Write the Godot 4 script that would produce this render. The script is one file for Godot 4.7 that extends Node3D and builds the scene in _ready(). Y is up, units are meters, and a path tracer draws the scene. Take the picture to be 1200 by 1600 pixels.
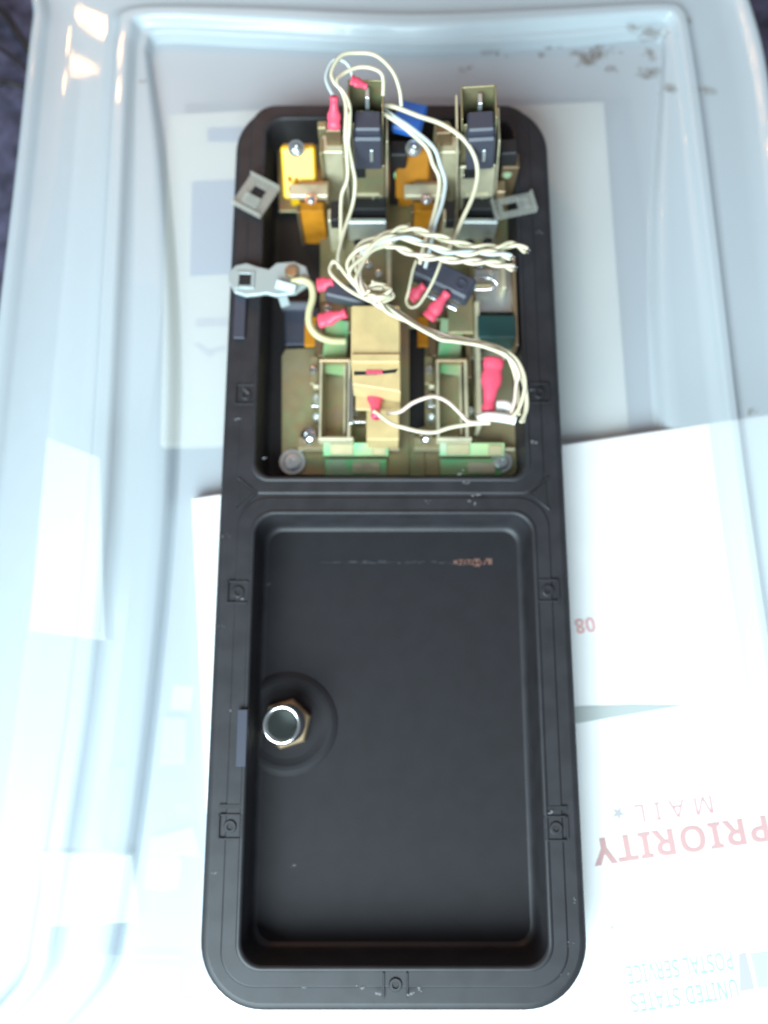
extends Node3D
# A black coin door lying face down on the lid of a translucent storage tub that is packed with mailing boxes.

var M := {}
var rng := RandomNumberGenerator.new()

# ------------------------------------------------------------------ mesh helpers
func mb() -> SurfaceTool:
	var st := SurfaceTool.new()
	st.begin(Mesh.PRIMITIVE_TRIANGLES)
	st.set_smooth_group(-1)
	return st

func tri(st: SurfaceTool, a: Vector3, b: Vector3, c: Vector3) -> void:
	st.add_vertex(a); st.add_vertex(b); st.add_vertex(c)

func quad(st: SurfaceTool, a: Vector3, b: Vector3, c: Vector3, d: Vector3) -> void:
	tri(st, a, b, c); tri(st, a, c, d)

# a box with chamfered edges, given by its frame, half size and chamfer
func add_box(st: SurfaceTool, t: Transform3D, h: Vector3, ch: float = 0.0006) -> void:
	st.set_smooth_group(-1)
	ch = minf(ch, 0.45 * minf(h.x, minf(h.y, h.z)) * 2.0 * 0.5)
	var P := {}
	for sx in [-1, 1]:
		for sy in [-1, 1]:
			for sz in [-1, 1]:
				for k in 3:
					var v := Vector3(sx * (h.x - (0.0 if k == 0 else ch)), sy * (h.y - (0.0 if k == 1 else ch)), sz * (h.z - (0.0 if k == 2 else ch)))
					P[[sx, sy, sz, k]] = v
	var c := Vector3.ZERO
	var face := func(pts: Array):
		var n: Vector3 = (pts[1] - pts[0]).cross(pts[2] - pts[0])
		var m := Vector3.ZERO
		for p in pts: m += p
		if n.dot(m) > 0.0: pts.reverse()
		for i in range(1, pts.size() - 1):
			tri(st, t * pts[0], t * pts[i], t * pts[i + 1])
	for s in [-1, 1]:
		face.call([P[[s, -1, -1, 0]], P[[s, 1, -1, 0]], P[[s, 1, 1, 0]], P[[s, -1, 1, 0]]])
		face.call([P[[-1, s, -1, 1]], P[[1, s, -1, 1]], P[[1, s, 1, 1]], P[[-1, s, 1, 1]]])
		face.call([P[[-1, -1, s, 2]], P[[1, -1, s, 2]], P[[1, 1, s, 2]], P[[-1, 1, s, 2]]])
		for r in [-1, 1]:
			face.call([P[[s, r, -1, 0]], P[[s, r, 1, 0]], P[[s, r, 1, 1]], P[[s, r, -1, 1]]])
			face.call([P[[s, -1, r, 0]], P[[s, 1, r, 0]], P[[s, 1, r, 2]], P[[s, -1, r, 2]]])
			face.call([P[[-1, s, r, 1]], P[[1, s, r, 1]], P[[1, s, r, 2]], P[[-1, s, r, 2]]])
			for q in [-1, 1]:
				face.call([P[[s, r, q, 0]], P[[s, r, q, 1]], P[[s, r, q, 2]]])

func bx(st: SurfaceTool, lo: Vector3, hi: Vector3, ch: float = 0.0006) -> void:
	add_box(st, Transform3D(Basis(), (lo + hi) / 2.0), (hi - lo).abs() / 2.0, ch)

func smooth(pts: Array, n: int = 6) -> PackedVector3Array:
	var out := PackedVector3Array()
	for i in pts.size() - 1:
		var a: Vector3 = pts[maxi(i - 1, 0)]
		var b: Vector3 = pts[i]
		var c: Vector3 = pts[i + 1]
		var d: Vector3 = pts[mini(i + 2, pts.size() - 1)]
		for k in n:
			out.append(b.cubic_interpolate(c, a, d, float(k) / n))
	out.append(pts[-1])
	return out

func add_tube(st: SurfaceTool, path: PackedVector3Array, r: float, sides: int = 9, flat: float = 1.0) -> void:
	st.set_smooth_group(1)
	var rings := []
	var up := Vector3.UP
	for i in path.size():
		var d := (path[mini(i + 1, path.size() - 1)] - path[maxi(i - 1, 0)]).normalized()
		var s := d.cross(up)
		if s.length() < 0.05: s = d.cross(Vector3.RIGHT)
		s = s.normalized()
		var u := s.cross(d).normalized()
		up = u
		var ring := []
		for k in sides:
			var a := TAU * k / sides
			ring.append(path[i] + s * cos(a) * r + u * sin(a) * r * flat)
		rings.append(ring)
	for i in rings.size() - 1:
		for k in sides:
			var l := (k + 1) % sides
			quad(st, rings[i][k], rings[i][l], rings[i + 1][l], rings[i + 1][k])
	st.set_smooth_group(-1)
	for k in range(1, sides - 1):
		tri(st, rings[0][0], rings[0][k + 1], rings[0][k])
		tri(st, rings[-1][0], rings[-1][k], rings[-1][k + 1])

# a body of revolution about the frame's y axis: profile of (radius, height), from bottom outside to the top inside
func add_lathe(st: SurfaceTool, t: Transform3D, prof: Array, n: int = 32, hex: bool = false) -> void:
	st.set_smooth_group(-1 if hex else 1)
	for i in prof.size() - 1:
		st.set_smooth_group(-1 if hex else i + 1)
		for k in n:
			var a := TAU * k / n
			var b := TAU * (k + 1) / n
			var p: Vector2 = prof[i]
			var q: Vector2 = prof[i + 1]
			var v := [Vector3(cos(a) * p.x, p.y, sin(a) * p.x), Vector3(cos(b) * p.x, p.y, sin(b) * p.x), Vector3(cos(b) * q.x, q.y, sin(b) * q.x), Vector3(cos(a) * q.x, q.y, sin(a) * q.x)]
			if p.x < 1e-6: tri(st, t * v[0], t * v[2], t * v[3])
			elif q.x < 1e-6: tri(st, t * v[0], t * v[1], t * v[2])
			else: quad(st, t * v[0], t * v[1], t * v[2], t * v[3])

# strips between closed loops of equal length (each a PackedVector3Array)
func add_loft(st: SurfaceTool, loops: Array, closed: bool = true, group: int = 1) -> void:
	st.set_smooth_group(group)
	for i in loops.size() - 1:
		var n: int = loops[i].size()
		for k in n if closed else n - 1:
			var l := (k + 1) % n
			quad(st, loops[i][k], loops[i + 1][k], loops[i + 1][l], loops[i][l])

func lift(p: PackedVector2Array, y: float) -> PackedVector3Array:
	var out := PackedVector3Array()
	for q in p: out.append(Vector3(q.x, y, q.y))
	return out

func add_cap(st: SurfaceTool, p: PackedVector2Array, y: float, up: bool = true) -> void:
	st.set_smooth_group(-1)
	var ix := Geometry2D.triangulate_polygon(p)
	for i in range(0, ix.size(), 3):
		var a := Vector3(p[ix[i]].x, y, p[ix[i]].y)
		var b := Vector3(p[ix[i + 1]].x, y, p[ix[i + 1]].y)
		var c := Vector3(p[ix[i + 2]].x, y, p[ix[i + 2]].y)
		if ((b - a).cross(c - a).y > 0.0) == up: tri(st, a, c, b)
		else: tri(st, a, b, c)

func inset(p: PackedVector2Array, d: float) -> PackedVector2Array:
	var out := PackedVector2Array()
	var n := p.size()
	for i in n:
		var t1 := (p[i] - p[(i - 1 + n) % n]).normalized()
		var t2 := (p[(i + 1) % n] - p[i]).normalized()
		var nn := Vector2(-(t1 + t2).y, (t1 + t2).x).normalized()
		out.append(p[i] + nn * d / maxf(0.5, nn.dot(Vector2(-t1.y, t1.x))))
	return out

# a slab with chamfered top edge from an outline in x and z
func add_slab(st: SurfaceTool, outline: PackedVector2Array, y0: float, y1: float, ch: float = 0.0006) -> void:
	var p := outline.duplicate()
	if Geometry2D.is_polygon_clockwise(p): p.reverse()
	var q := inset(p, ch)
	st.set_smooth_group(-1)
	add_loft(st, [lift(p, y0), lift(p, y1 - ch), lift(q, y1)], true, -1)
	add_cap(st, q, y1, true)
	add_cap(st, p, y0, false)

# rounded rectangle with a radius per corner; the same number of points for every rectangle
func rrect(x0: float, x1: float, z0: float, z1: float, r: Array, nc: int = 8, ne: int = 14) -> PackedVector2Array:
	var out := PackedVector2Array()
	var cs := [Vector2(x1 - r[0], z1 - r[0]), Vector2(x0 + r[1], z1 - r[1]), Vector2(x0 + r[2], z0 + r[2]), Vector2(x1 - r[3], z0 + r[3])]
	for k in 4:
		for i in nc + 1:
			var a := PI / 2 * (k + float(i) / nc)
			out.append(cs[k] + Vector2(cos(a), sin(a)) * r[k])
		var e := out[-1]
		var k2 := (k + 1) % 4
		var a2 := PI / 2 * k2
		var s: Vector2 = cs[k2] + Vector2(cos(a2), sin(a2)) * r[k2]
		for i in range(1, ne):
			out.append(e.lerp(s, float(i) / ne))
	return out

# ------------------------------------------------------------------ object helpers
func obj(called: String, st: SurfaceTool, mat: Material, parent: Node = null, from: Node3D = null) -> MeshInstance3D:
	st.generate_normals()
	var o := MeshInstance3D.new()
	o.name = called
	o.mesh = st.commit()
	o.material_override = null
	o.mesh.surface_set_material(0, mat)
	(parent if parent else self).add_child(o, true)
	var root := parent
	if root and root.has_meta("built_at"):
		o.position = -root.get_meta("built_at")
	return o

func tag(o: Node, label: String, category: String = "", group: String = "", kind: String = "") -> Node:
	if label: o.set_meta("label", label)
	if category: o.set_meta("category", category)
	if group: o.set_meta("group", group)
	if kind: o.set_meta("kind", kind)
	return o

func thing(called: String, label: String, category: String, at: Vector3, group: String = "") -> Node3D:
	var o := Node3D.new()
	o.name = called
	o.position = at
	o.set_meta("built_at", at)
	add_child(o, true)
	tag(o, label, category, group)
	return o

func words(text: String, size: float, mat: Material, at: Vector3, turn: float, parent: Node, deep: float = 0.0003, bold: int = 400, stretch: float = 1.0, font: String = "Droid Sans") -> void:
	var tm := TextMesh.new()
	var f := SystemFont.new()
	f.font_names = PackedStringArray([font])
	f.font_weight = bold
	tm.font = f
	tm.text = text
	tm.font_size = 64
	tm.pixel_size = size / 46.0
	tm.depth = deep
	tm.curve_step = 2.0
	tm.material = mat
	var o := MeshInstance3D.new()
	o.name = "lettering"
	o.mesh = tm
	parent.add_child(o, true)
	var base: Vector3 = parent.get_meta("built_at", Vector3.ZERO)
	o.transform = Transform3D(Basis(Vector3.UP, turn) * Basis(Vector3.RIGHT, -PI / 2) * Basis.from_scale(Vector3(stretch, 1, 1)), at - base)

# ------------------------------------------------------------------ materials
func noise_tex(freq: float, stops: Array, seed_: int = 1, size: int = 512, oct: int = 4, type: int = FastNoiseLite.TYPE_SIMPLEX_SMOOTH) -> NoiseTexture2D:
	var n := FastNoiseLite.new()
	n.noise_type = type
	n.frequency = freq
	n.fractal_octaves = oct
	n.seed = seed_
	var t := NoiseTexture2D.new()
	t.width = size
	t.height = size
	t.seamless = true
	t.noise = n
	if stops:
		var g := Gradient.new()
		g.offsets = PackedFloat32Array(stops.map(func(s): return s[0]))
		g.colors = PackedColorArray(stops.map(func(s): return s[1]))
		t.color_ramp = g
	return t

func mat(called: String, c: Color, rough: float, metal: float = 0.0) -> StandardMaterial3D:
	var m := StandardMaterial3D.new()
	m.resource_name = called
	m.albedo_color = c.linear_to_srgb()
	m.roughness = rough
	m.metallic = metal
	M[called] = m
	return m

func tex(m: StandardMaterial3D, t: Texture2D, scale: float) -> void:
	m.albedo_texture = t
	m.uv1_triplanar = true
	m.uv1_world_triplanar = true
	m.uv1_scale = Vector3.ONE * scale

func grey(v: float) -> Color:
	return Color(v, v, v)

func make_materials() -> void:
	var bump := noise_tex(0.3, [], 5, 1024, 2)
	var m := mat("black_plastic", Color(0.028, 0.027, 0.031), 0.48)
	tex(m, noise_tex(0.012, [[0.0, grey(0.82)], [0.45, grey(0.92)], [0.62, grey(0.97)], [1.0, grey(1.0)]], 3, 512, 5), 6.0)
	m.heightmap_enabled = true; m.heightmap_texture = bump; m.heightmap_scale = 0.004
	m.metallic_specular = 0.45
	m = mat("black_pan", Color(0.021, 0.0195, 0.0225), 0.62)
	m.metallic_specular = 0.30
	tex(m, noise_tex(0.02, [[0.0, grey(0.93)], [0.5, grey(0.97)], [1.0, grey(1.0)]], 9, 512, 5), 5.0)
	m.heightmap_enabled = true; m.heightmap_texture = bump; m.heightmap_scale = 0.004
	m = mat("switch_plastic", Color(0.05, 0.053, 0.075), 0.42)
	m = mat("dull_black", Color(0.012, 0.012, 0.014), 0.6)
	m = mat("dust", Color(0.40, 0.40, 0.42), 0.9)
	m.transparency = BaseMaterial3D.TRANSPARENCY_ALPHA
	m.albedo_color.a = 0.2
	m = mat("scrape", Color(0.050, 0.048, 0.054), 0.5)
	m = mat("rust_dust", Color(0.17, 0.085, 0.07), 0.9)
	# yellow chromate on steel: olive, with green, gold and pink bloom
	var chrom := [[0.0, Color(0.66, 0.67, 0.62)], [0.4, Color(0.68, 0.65, 0.56)], [0.55, Color(0.66, 0.66, 0.57)], [0.62, Color(0.64, 0.69, 0.58)], [0.72, Color(0.70, 0.66, 0.55)], [1.0, Color(0.66, 0.62, 0.60)]]
	m = mat("plated_steel", Color(0.80, 0.73, 0.56), 0.42, 0.5)
	tex(m, noise_tex(0.006, chrom, 21, 512, 5), 5.0)
	m.roughness_texture = noise_tex(0.03, [[0.0, grey(0.55)], [1.0, grey(1.0)]], 22, 512, 4)
	m.roughness = 0.6
	m = mat("brown_steel", Color(0.20, 0.135, 0.075), 0.45, 0.5)
	m = mat("cream_steel", Color(0.72, 0.66, 0.46), 0.42, 0.35)
	tex(m, noise_tex(0.01, [[0.0, grey(0.75)], [0.5, grey(0.95)], [1.0, grey(1.0)]], 31, 256, 4), 9.0)
	m = mat("bloom_steel", Color(0.40, 0.55, 0.42), 0.55, 0.35)
	tex(m, noise_tex(0.009, [[0.0, Color(0.95, 0.92, 0.72)], [0.3, Color(0.95, 0.95, 0.8)], [0.5, Color(0.66, 1.0, 0.76)], [0.7, Color(0.98, 0.92, 0.88)], [1.0, Color(0.9, 0.95, 0.9)]], 41, 512, 1), 5.0)
	m = mat("bright_steel", Color(0.84, 0.85, 0.84), 0.2, 1.0)
	m = mat("zinc", Color(0.62, 0.66, 0.66), 0.4, 0.75)
	m = mat("dark_zinc", Color(0.10, 0.11, 0.105), 0.6, 0.3)
	m = mat("bronze", Color(0.46, 0.33, 0.20), 0.4, 0.8)
	m = mat("amber", Color(0.66, 0.26, 0.02), 0.6)
	m.metallic_specular = 0.25
	tex(m, noise_tex(0.01, [[0.0, grey(0.6)], [0.5, grey(0.85)], [1.0, grey(1.0)]], 51, 256, 4), 10.0)
	m.backlight_enabled = true; m.backlight = Color(0.25, 0.12, 0.02)
	m = mat("yellow_lens", Color(1.0, 0.58, 0.008), 0.3)
	m.backlight_enabled = true; m.backlight = Color(0.5, 0.3, 0.02)
	m = mat("tan", Color(0.70, 0.52, 0.25), 0.5)
	tex(m, noise_tex(0.02, [[0.0, grey(0.88)], [1.0, grey(1.0)]], 61, 256, 4), 8.0)
	m = mat("red_vinyl", Color(0.82, 0.085, 0.15), 0.45)
	m.subsurf_scatter_enabled = true; m.subsurf_scatter_strength = 0.15
	m = mat("wire", Color(0.66, 0.60, 0.43), 0.45)
	m = mat("wire_blue", Color(0.52, 0.58, 0.58), 0.45)
	m = mat("wire_pink", Color(0.68, 0.55, 0.46), 0.45)
	m = mat("sleeve", Color(0.80, 0.80, 0.76), 0.45)
	m = mat("copper", Color(0.75, 0.45, 0.3), 0.35, 1.0)
	m = mat("blue_vinyl", Color(0.02, 0.13, 0.50), 0.4)
	m = mat("teal", Color(0.012, 0.05, 0.048), 0.45)
	m = mat("latch", Color(0.40, 0.46, 0.46), 0.4, 0.25)
	m = mat("cream_tube", Color(0.62, 0.58, 0.33), 0.4)
	m = mat("smoky_clip", Color(0.5, 0.5, 0.45), 0.28)
	m.transparency = BaseMaterial3D.TRANSPARENCY_ALPHA
	m.albedo_color.a = 0.36
	m.metallic_specular = 0.7
	# lid and tub: milky polypropylene
	m = mat("milky", Color(0.70, 0.785, 0.835), 0.36)
	m.transparency = BaseMaterial3D.TRANSPARENCY_ALPHA
	m.albedo_color.a = 0.56
	m.clearcoat_enabled = true; m.clearcoat = 0.7; m.clearcoat_roughness = 0.035
	m = mat("milky_floor", Color(0.66, 0.72, 0.77), 0.36)
	m.transparency = BaseMaterial3D.TRANSPARENCY_ALPHA
	m.albedo_color.a = 0.55
	m = mat("dirt", Color(0.20, 0.13, 0.07), 0.9)
	m.transparency = BaseMaterial3D.TRANSPARENCY_ALPHA
	m.albedo_color.a = 0.2
	m = mat("white_card", Color(0.86, 0.87, 0.87), 0.6)
	tex(m, noise_tex(0.01, [[0.0, grey(0.97)], [1.0, grey(1.0)]], 71, 256, 4), 4.0)
	m = mat("slot_shade", Color(0.42, 0.46, 0.45), 0.7)
	m = mat("red_ink", Color(0.55, 0.33, 0.32), 0.6)
	m = mat("faint_red", Color(0.72, 0.42, 0.40), 0.6)
	m = mat("pale_ink", Color(0.30, 0.46, 0.52), 0.6)
	m = mat("grey_ink", Color(0.44, 0.42, 0.43), 0.6)
	m = mat("sky_ink", Color(0.46, 0.64, 0.74), 0.6)
	m = mat("cream_board", Color(0.68, 0.665, 0.56), 0.7)
	m = mat("cream_line", Color(0.64, 0.625, 0.525), 0.7)
	m = mat("blue_print", Color(0.17, 0.23, 0.36), 0.6)
	m = mat("dark_content", Color(0.11, 0.13, 0.18), 0.7)
	m = mat("grey_card", Color(0.34, 0.38, 0.40), 0.7)
	m = mat("straw_card", Color(0.55, 0.52, 0.36), 0.7)
	m = mat("red_thread", Color(0.55, 0.10, 0.13), 0.6)
	m = mat("cloth", Color(0.12, 0.115, 0.20), 0.95)
	tex(m, noise_tex(0.02, [[0.0, grey(0.45)], [0.5, grey(0.8)], [1.0, grey(1.0)]], 81, 512, 5), 4.0)
	m.heightmap_enabled = true; m.heightmap_texture = bump; m.heightmap_scale = 0.15
	m = mat("cable", Color(0.012, 0.012, 0.014), 0.5)

# ------------------------------------------------------------------ scene
func _ready() -> void:
	rng.seed = 7
	var cam := Camera3D.new()
	cam.name = "camera"
	cam.position = Vector3(0, 0.56, 0)
	cam.rotation_degrees = Vector3(-77.2, 0, 0)
	# a phone lens that focused a little short of the door
	var lens := CameraAttributesPhysical.new()
	lens.frustum_focal_length = 19.5
	lens.frustum_focus_distance = 0.46
	lens.frustum_near = 0.02
	lens.frustum_far = 30.0
	lens.exposure_aperture = 2.3
	cam.attributes = lens
	add_child(cam)
	cam.current = true
	var env := Environment.new()
	env.background_mode = Environment.BG_COLOR
	env.background_color = Color(0.19, 0.215, 0.25).linear_to_srgb()
	env.tonemap_mode = Environment.TONE_MAPPER_LINEAR
	env.tonemap_exposure = 1.0
	env.sdfgi_enabled = true
	env.ssao_enabled = true
	env.ssil_enabled = true
	var we := WorldEnvironment.new()
	we.name = "environment"
	we.environment = env
	add_child(we)
	var win := AreaLight3D.new()
	win.name = "window_daylight"
	win.area_size = Vector2(1.3, 0.9)
	win.light_energy = 6.6
	win.light_color = Color(0.88, 0.972, 1.0)
	win.shadow_enabled = true
	add_child(win)
	win.look_at_from_position(Vector3(-0.42, 0.92, 0.88), Vector3(-0.05, 0.0, 0.08))
	var warm := OmniLight3D.new()
	warm.name = "warm_lamp"
	warm.light_color = Color(1.0, 0.62, 0.34)
	warm.light_energy = 0.14
	warm.light_size = 0.3
	warm.shadow_enabled = true
	warm.position = Vector3(-0.25, 0.85, -1.1)
	add_child(warm)

	# small warm lamps overhead: the glossy lid mirrors them at its far left corner
	var lamps := [Vector3(-0.67, 0.8616, -1.4196), Vector3(-0.6676, 0.8981, -1.3279), Vector3(-0.6518, 0.9163, -1.2891), Vector3(-0.5638, 0.9017, -1.3763), Vector3(-0.564, 0.9131, -1.348), Vector3(-0.5712, 0.9379, -1.2826)]
	for i in lamps.size():
		var f := AreaLight3D.new()
		f.name = "ceiling_lamp"
		f.area_size = [Vector2(0.034, 0.028), Vector2(0.030, 0.028), Vector2(0.018, 0.022), Vector2(0.05, 0.016), Vector2(0.045, 0.024), Vector2(0.05, 0.034)][i]
		f.light_color = Color(1.0, 0.72, 0.46)
		f.light_energy = [0.040, 0.030, 0.004, 0.030, 0.045, 0.080][i]
		f.shadow_enabled = true
		add_child(f, true)
		f.look_at_from_position(lamps[i], Vector3(-0.1, 0.0, -0.3))

	make_materials()
	setting()
	tub()
	contents()
	mail_box()
	coin_door()
	coin_mechanisms()
	harness()
	loose_parts()

func setting() -> void:
	var st := mb()
	# dark cloth, slightly rumpled
	var n := 70
	var nz := FastNoiseLite.new()
	nz.frequency = 3.0
	nz.seed = 4
	var span := 5.0
	st.set_smooth_group(1)
	var at := func(i: int, k: int) -> Vector3:
		var u := (i / float(n) - 0.5)
		var w := (k / float(n) - 0.5)
		u = u * absf(u) * 4.0 * span * 0.5
		w = w * absf(w) * 4.0 * span * 0.5
		return Vector3(u, -0.125 + 0.006 * nz.get_noise_2d(u, w), w)
	for i in n:
		for k in n:
			quad(st, at.call(i, k), at.call(i + 1, k), at.call(i + 1, k + 1), at.call(i, k + 1))
	tag(obj("ground", st, M.cloth), "dark purplish cloth that the tub stands on", "", "", "structure")
	var runs := [[Vector3(-0.4473, -0.112, -0.6879), Vector3(-0.3952, -0.112, -0.6656), Vector3(-0.363, -0.108, -0.6398), Vector3(-0.346, -0.104, -0.6145), Vector3(-0.3339, -0.108, -0.5968), Vector3(-0.3182, -0.112, -0.5652)], [Vector3(-0.4551, -0.112, -0.6509), Vector3(-0.4034, -0.112, -0.6291), Vector3(-0.363, -0.11, -0.6015), Vector3(-0.3489, -0.108, -0.5898), Vector3(-0.3355, -0.11, -0.5789), Vector3(-0.317, -0.112, -0.5513)], [Vector3(-0.4425, -0.112, -0.5513), Vector3(-0.3955, -0.112, -0.5582), Vector3(-0.3622, -0.11, -0.5635), Vector3(-0.3491, -0.108, -0.5618), Vector3(-0.3359, -0.11, -0.558), Vector3(-0.3163, -0.112, -0.5444)]]
	var say := ["thickest black cable crossing the cloth at the upper left", "thin black cable below the thick one beside the tub", "lowest black cable bending towards the tub rim"]
	for i in 3:
		var s := mb()
		add_tube(s, smooth(runs[i], 6), [0.0036, 0.002, 0.0024][i])
		tag(obj("cable", s, M.cable), say[i], "cable", "black cables beside the tub")

# resample a closed curve whose control points correspond between curves
func curve(p: Array, n: int = 7) -> PackedVector2Array:
	var out := PackedVector2Array()
	var c := p.size()
	for i in c:
		for k in n:
			out.append((p[i] as Vector2).cubic_interpolate(p[(i + 1) % c], p[(i - 1 + c) % c], p[(i + 2) % c], float(k) / n))
	return out

func between(a: PackedVector2Array, b: PackedVector2Array, t: float, y: float) -> PackedVector3Array:
	var out := PackedVector3Array()
	for i in a.size():
		var q := a[i].lerp(b[i], t)
		out.append(Vector3(q.x, y, q.y))
	return out

func tub() -> void:
	var A := curve([Vector2(-0.1853, 0.2508), Vector2(-0.1746, 0.1681), Vector2(-0.1649, 0.0877), Vector2(-0.159, 0.0021), Vector2(-0.155, -0.0895), Vector2(-0.154, -0.1574), Vector2(-0.156, -0.2393), Vector2(-0.1629, -0.3204), Vector2(-0.1788, -0.436), Vector2(-0.1942, -0.516), Vector2(-0.1978, -0.5382), Vector2(-0.1853, -0.5492), Vector2(-0.1095, -0.5453), Vector2(0.0219, -0.5389), Vector2(0.1368, -0.544), Vector2(0.2195, -0.553), Vector2(0.2326, -0.5517), Vector2(0.2358, -0.535), Vector2(0.2245, -0.4541), Vector2(0.2138, -0.3771), Vector2(0.2078, -0.2929), Vector2(0.2061, -0.1978), Vector2(0.2114, -0.0895), Vector2(0.2226, 0.0021), Vector2(0.2374, 0.0877), Vector2(0.2513, 0.1681), Vector2(0.2636, 0.2508)])
	var B := curve([Vector2(-0.2172, 0.2451), Vector2(-0.2122, 0.1642), Vector2(-0.2061, 0.0857), Vector2(-0.1997, 0.002), Vector2(-0.1974, -0.0874), Vector2(-0.1975, -0.1538), Vector2(-0.1994, -0.2337), Vector2(-0.2021, -0.3294), Vector2(-0.2051, -0.4259), Vector2(-0.2073, -0.4979), Vector2(-0.207, -0.5415), Vector2(-0.1939, -0.5555), Vector2(-0.1076, -0.5517), Vector2(0.0215, -0.544), Vector2(0.1345, -0.5504), Vector2(0.2211, -0.558), Vector2(0.2398, -0.5568), Vector2(0.2436, -0.5289), Vector2(0.2462, -0.4555), Vector2(0.2483, -0.3797), Vector2(0.2503, -0.2968), Vector2(0.2528, -0.1932), Vector2(0.257, -0.0874), Vector2(0.2618, 0.002), Vector2(0.2641, 0.0857), Vector2(0.2663, 0.1642), Vector2(0.2695, 0.2451)])
	var C := curve([Vector2(-0.3167, 0.2442), Vector2(-0.311, 0.1636), Vector2(-0.3039, 0.0854), Vector2(-0.3007, 0.002), Vector2(-0.2973, -0.0871), Vector2(-0.2962, -0.1533), Vector2(-0.2961, -0.233), Vector2(-0.2956, -0.3228), Vector2(-0.295, -0.4245), Vector2(-0.2953, -0.5085), Vector2(-0.2947, -0.5587), Vector2(-0.2903, -0.6171), Vector2(-0.1655, -0.6404), Vector2(0.0221, -0.6438), Vector2(0.1655, -0.6404), Vector2(0.2643, -0.6337), Vector2(0.3, -0.6039), Vector2(0.3089, -0.5715), Vector2(0.316, -0.5147), Vector2(0.3167, -0.4245), Vector2(0.316, -0.3228), Vector2(0.3154, -0.2076), Vector2(0.3167, -0.0964), Vector2(0.3184, 0.002), Vector2(0.3189, 0.0854), Vector2(0.3193, 0.1636), Vector2(0.3208, 0.2442)])
	var t := thing("storage_tub", "translucent milky storage tub packed with mailing boxes, black coin door on its bowed lid", "tub", Vector3(0.0, -0.118, -0.1))
	var lid := Node3D.new()
	lid.name = "lid"
	lid.position = -t.get_meta("built_at")
	t.add_child(lid)
	var st := mb()
	add_cap(st, A, -0.046, true)
	var bottom := A.duplicate()
	obj("recessed_panel", st, M.milky_floor, lid)
	st = mb()
	var L := []
	for q in [[0.0, -36.0], [0.05, -35.0], [0.10, -31.0], [0.16, -26.5], [0.24, -24.6], [0.4, -24.0], [0.8, -23.5], [0.97, -22.5]]:
		L.append(between(A, B, q[0], (q[1] - 10.0) / 1000.0))
	for q in [[0.02, -18.0], [0.045, -15.6], [0.065, -14.8], [0.08, -14.75], [0.13, -14.75], [0.145, -14.8], [0.16, -15.6], [0.18, -18.5], [0.21, -21.0], [0.3, -21.6], [0.6, -21.8], [0.82, -21.6], [0.86, -19.5], [0.90, -16.5], [0.95, -15.5], [0.985, -17.0], [1.0, -20.0]]:
		L.append(between(B, C, q[0], (q[1] - 10.0) / 1000.0))
	add_loft(st, L)
	obj("ridged_border", st, M.milky, lid)
	st = mb()
	add_loft(st, [between(B, C, 1.003, -0.0301), between(B, C, 1.01, -0.038), between(B, C, 1.012, -0.056)])
	obj("lid_skirt", st, M.milky, lid)
	# dirt that has dried on the far right corner
	var spots := [[772, 74, 8, -36], [905, 82, 6, -30], [918, 97, 6, -36], [940, 76, 8, -30], [928, 84, 7, -34], [985, 60, 5, -22], [1010, 113, 7, -36], [1022, 52, 9, -22], [1046, 19, 5, -22], [1067, 42, 5, -22], [862, 68, 4, -30], [847, 80, 4, -36], [956, 108, 4, -36], [1092, 140, 6, -22], [1038, 140, 6, -24], [735, 100, 3, -36], [720, 108, 3, -36], [1012, 74, 5, -30], [1138, 588, 3, -22], [1170, 645, 3, -22], [222, 130, 3, -22]]
	var places := [Vector3(0.094, -0.045, -0.5444), Vector3(0.1664, -0.045, -0.538), Vector3(0.173, -0.045, -0.5291), Vector3(0.1856, -0.045, -0.5405), Vector3(0.1788, -0.045, -0.5354), Vector3(0.2043, -0.024, -0.5429), Vector3(0.2224, -0.045, -0.5196), Vector3(0.2237, -0.024, -0.5404), Vector3(0.2406, -0.0305, -0.5662), Vector3(0.2513, -0.0305, -0.5579), Vector3(0.1433, -0.045, -0.5457), Vector3(0.1347, -0.045, -0.5367), Vector3(0.1933, -0.045, -0.5227), Vector3(0.2588, -0.03, -0.4901), Vector3(0.2325, -0.0326, -0.4923), Vector3(0.0733, -0.045, -0.5252), Vector3(0.0651, -0.045, -0.5214), Vector3(0.2247, -0.045, -0.538), Vector3(0.2602, -0.0305, -0.2393), Vector3(0.2753, -0.0305, -0.2103), Vector3(-0.1973, -0.024, -0.4924)]
	st = mb()
	for i in places.size():
		var c: Vector3 = places[i]
		for j in 16:
			var r: float = spots[i][2] * 0.00045 * rng.randf_range(0.2, 1.0) * (2.6 if j < 3 else 0.7)
			var o := Vector3(rng.randfn(0, 1) * spots[i][2] * 0.0008, 0.0003 + 0.00005 * j, rng.randfn(0, 1) * spots[i][2] * 0.0004)
			var ring := PackedVector2Array()
			for k in 9:
				var a := TAU * k / 9
				ring.append(Vector2(c.x + o.x, c.z + o.z) + Vector2(cos(a), 0.7 * sin(a)) * r * rng.randf_range(0.6, 1.3))
			add_cap(st, ring, c.y + o.y, true)
	tag(obj("dirt_specks", st, M.dirt, lid), "brown dried dirt on the far right corner", "", "", "stuff")
	st = mb()
	add_loft(st, [between(B, C, 0.99, -0.040), between(B, C, 0.985, -0.07), between(B, C, 0.90, -0.117)])
	obj("tub_wall", st, M.milky, t)
	st = mb()
	var fl := PackedVector2Array()
	for i in B.size(): fl.append(B[i].lerp(C[i], 0.90))
	add_cap(st, fl, -0.1165, true)
	obj("tub_floor", st, M.milky_floor, t)

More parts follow.
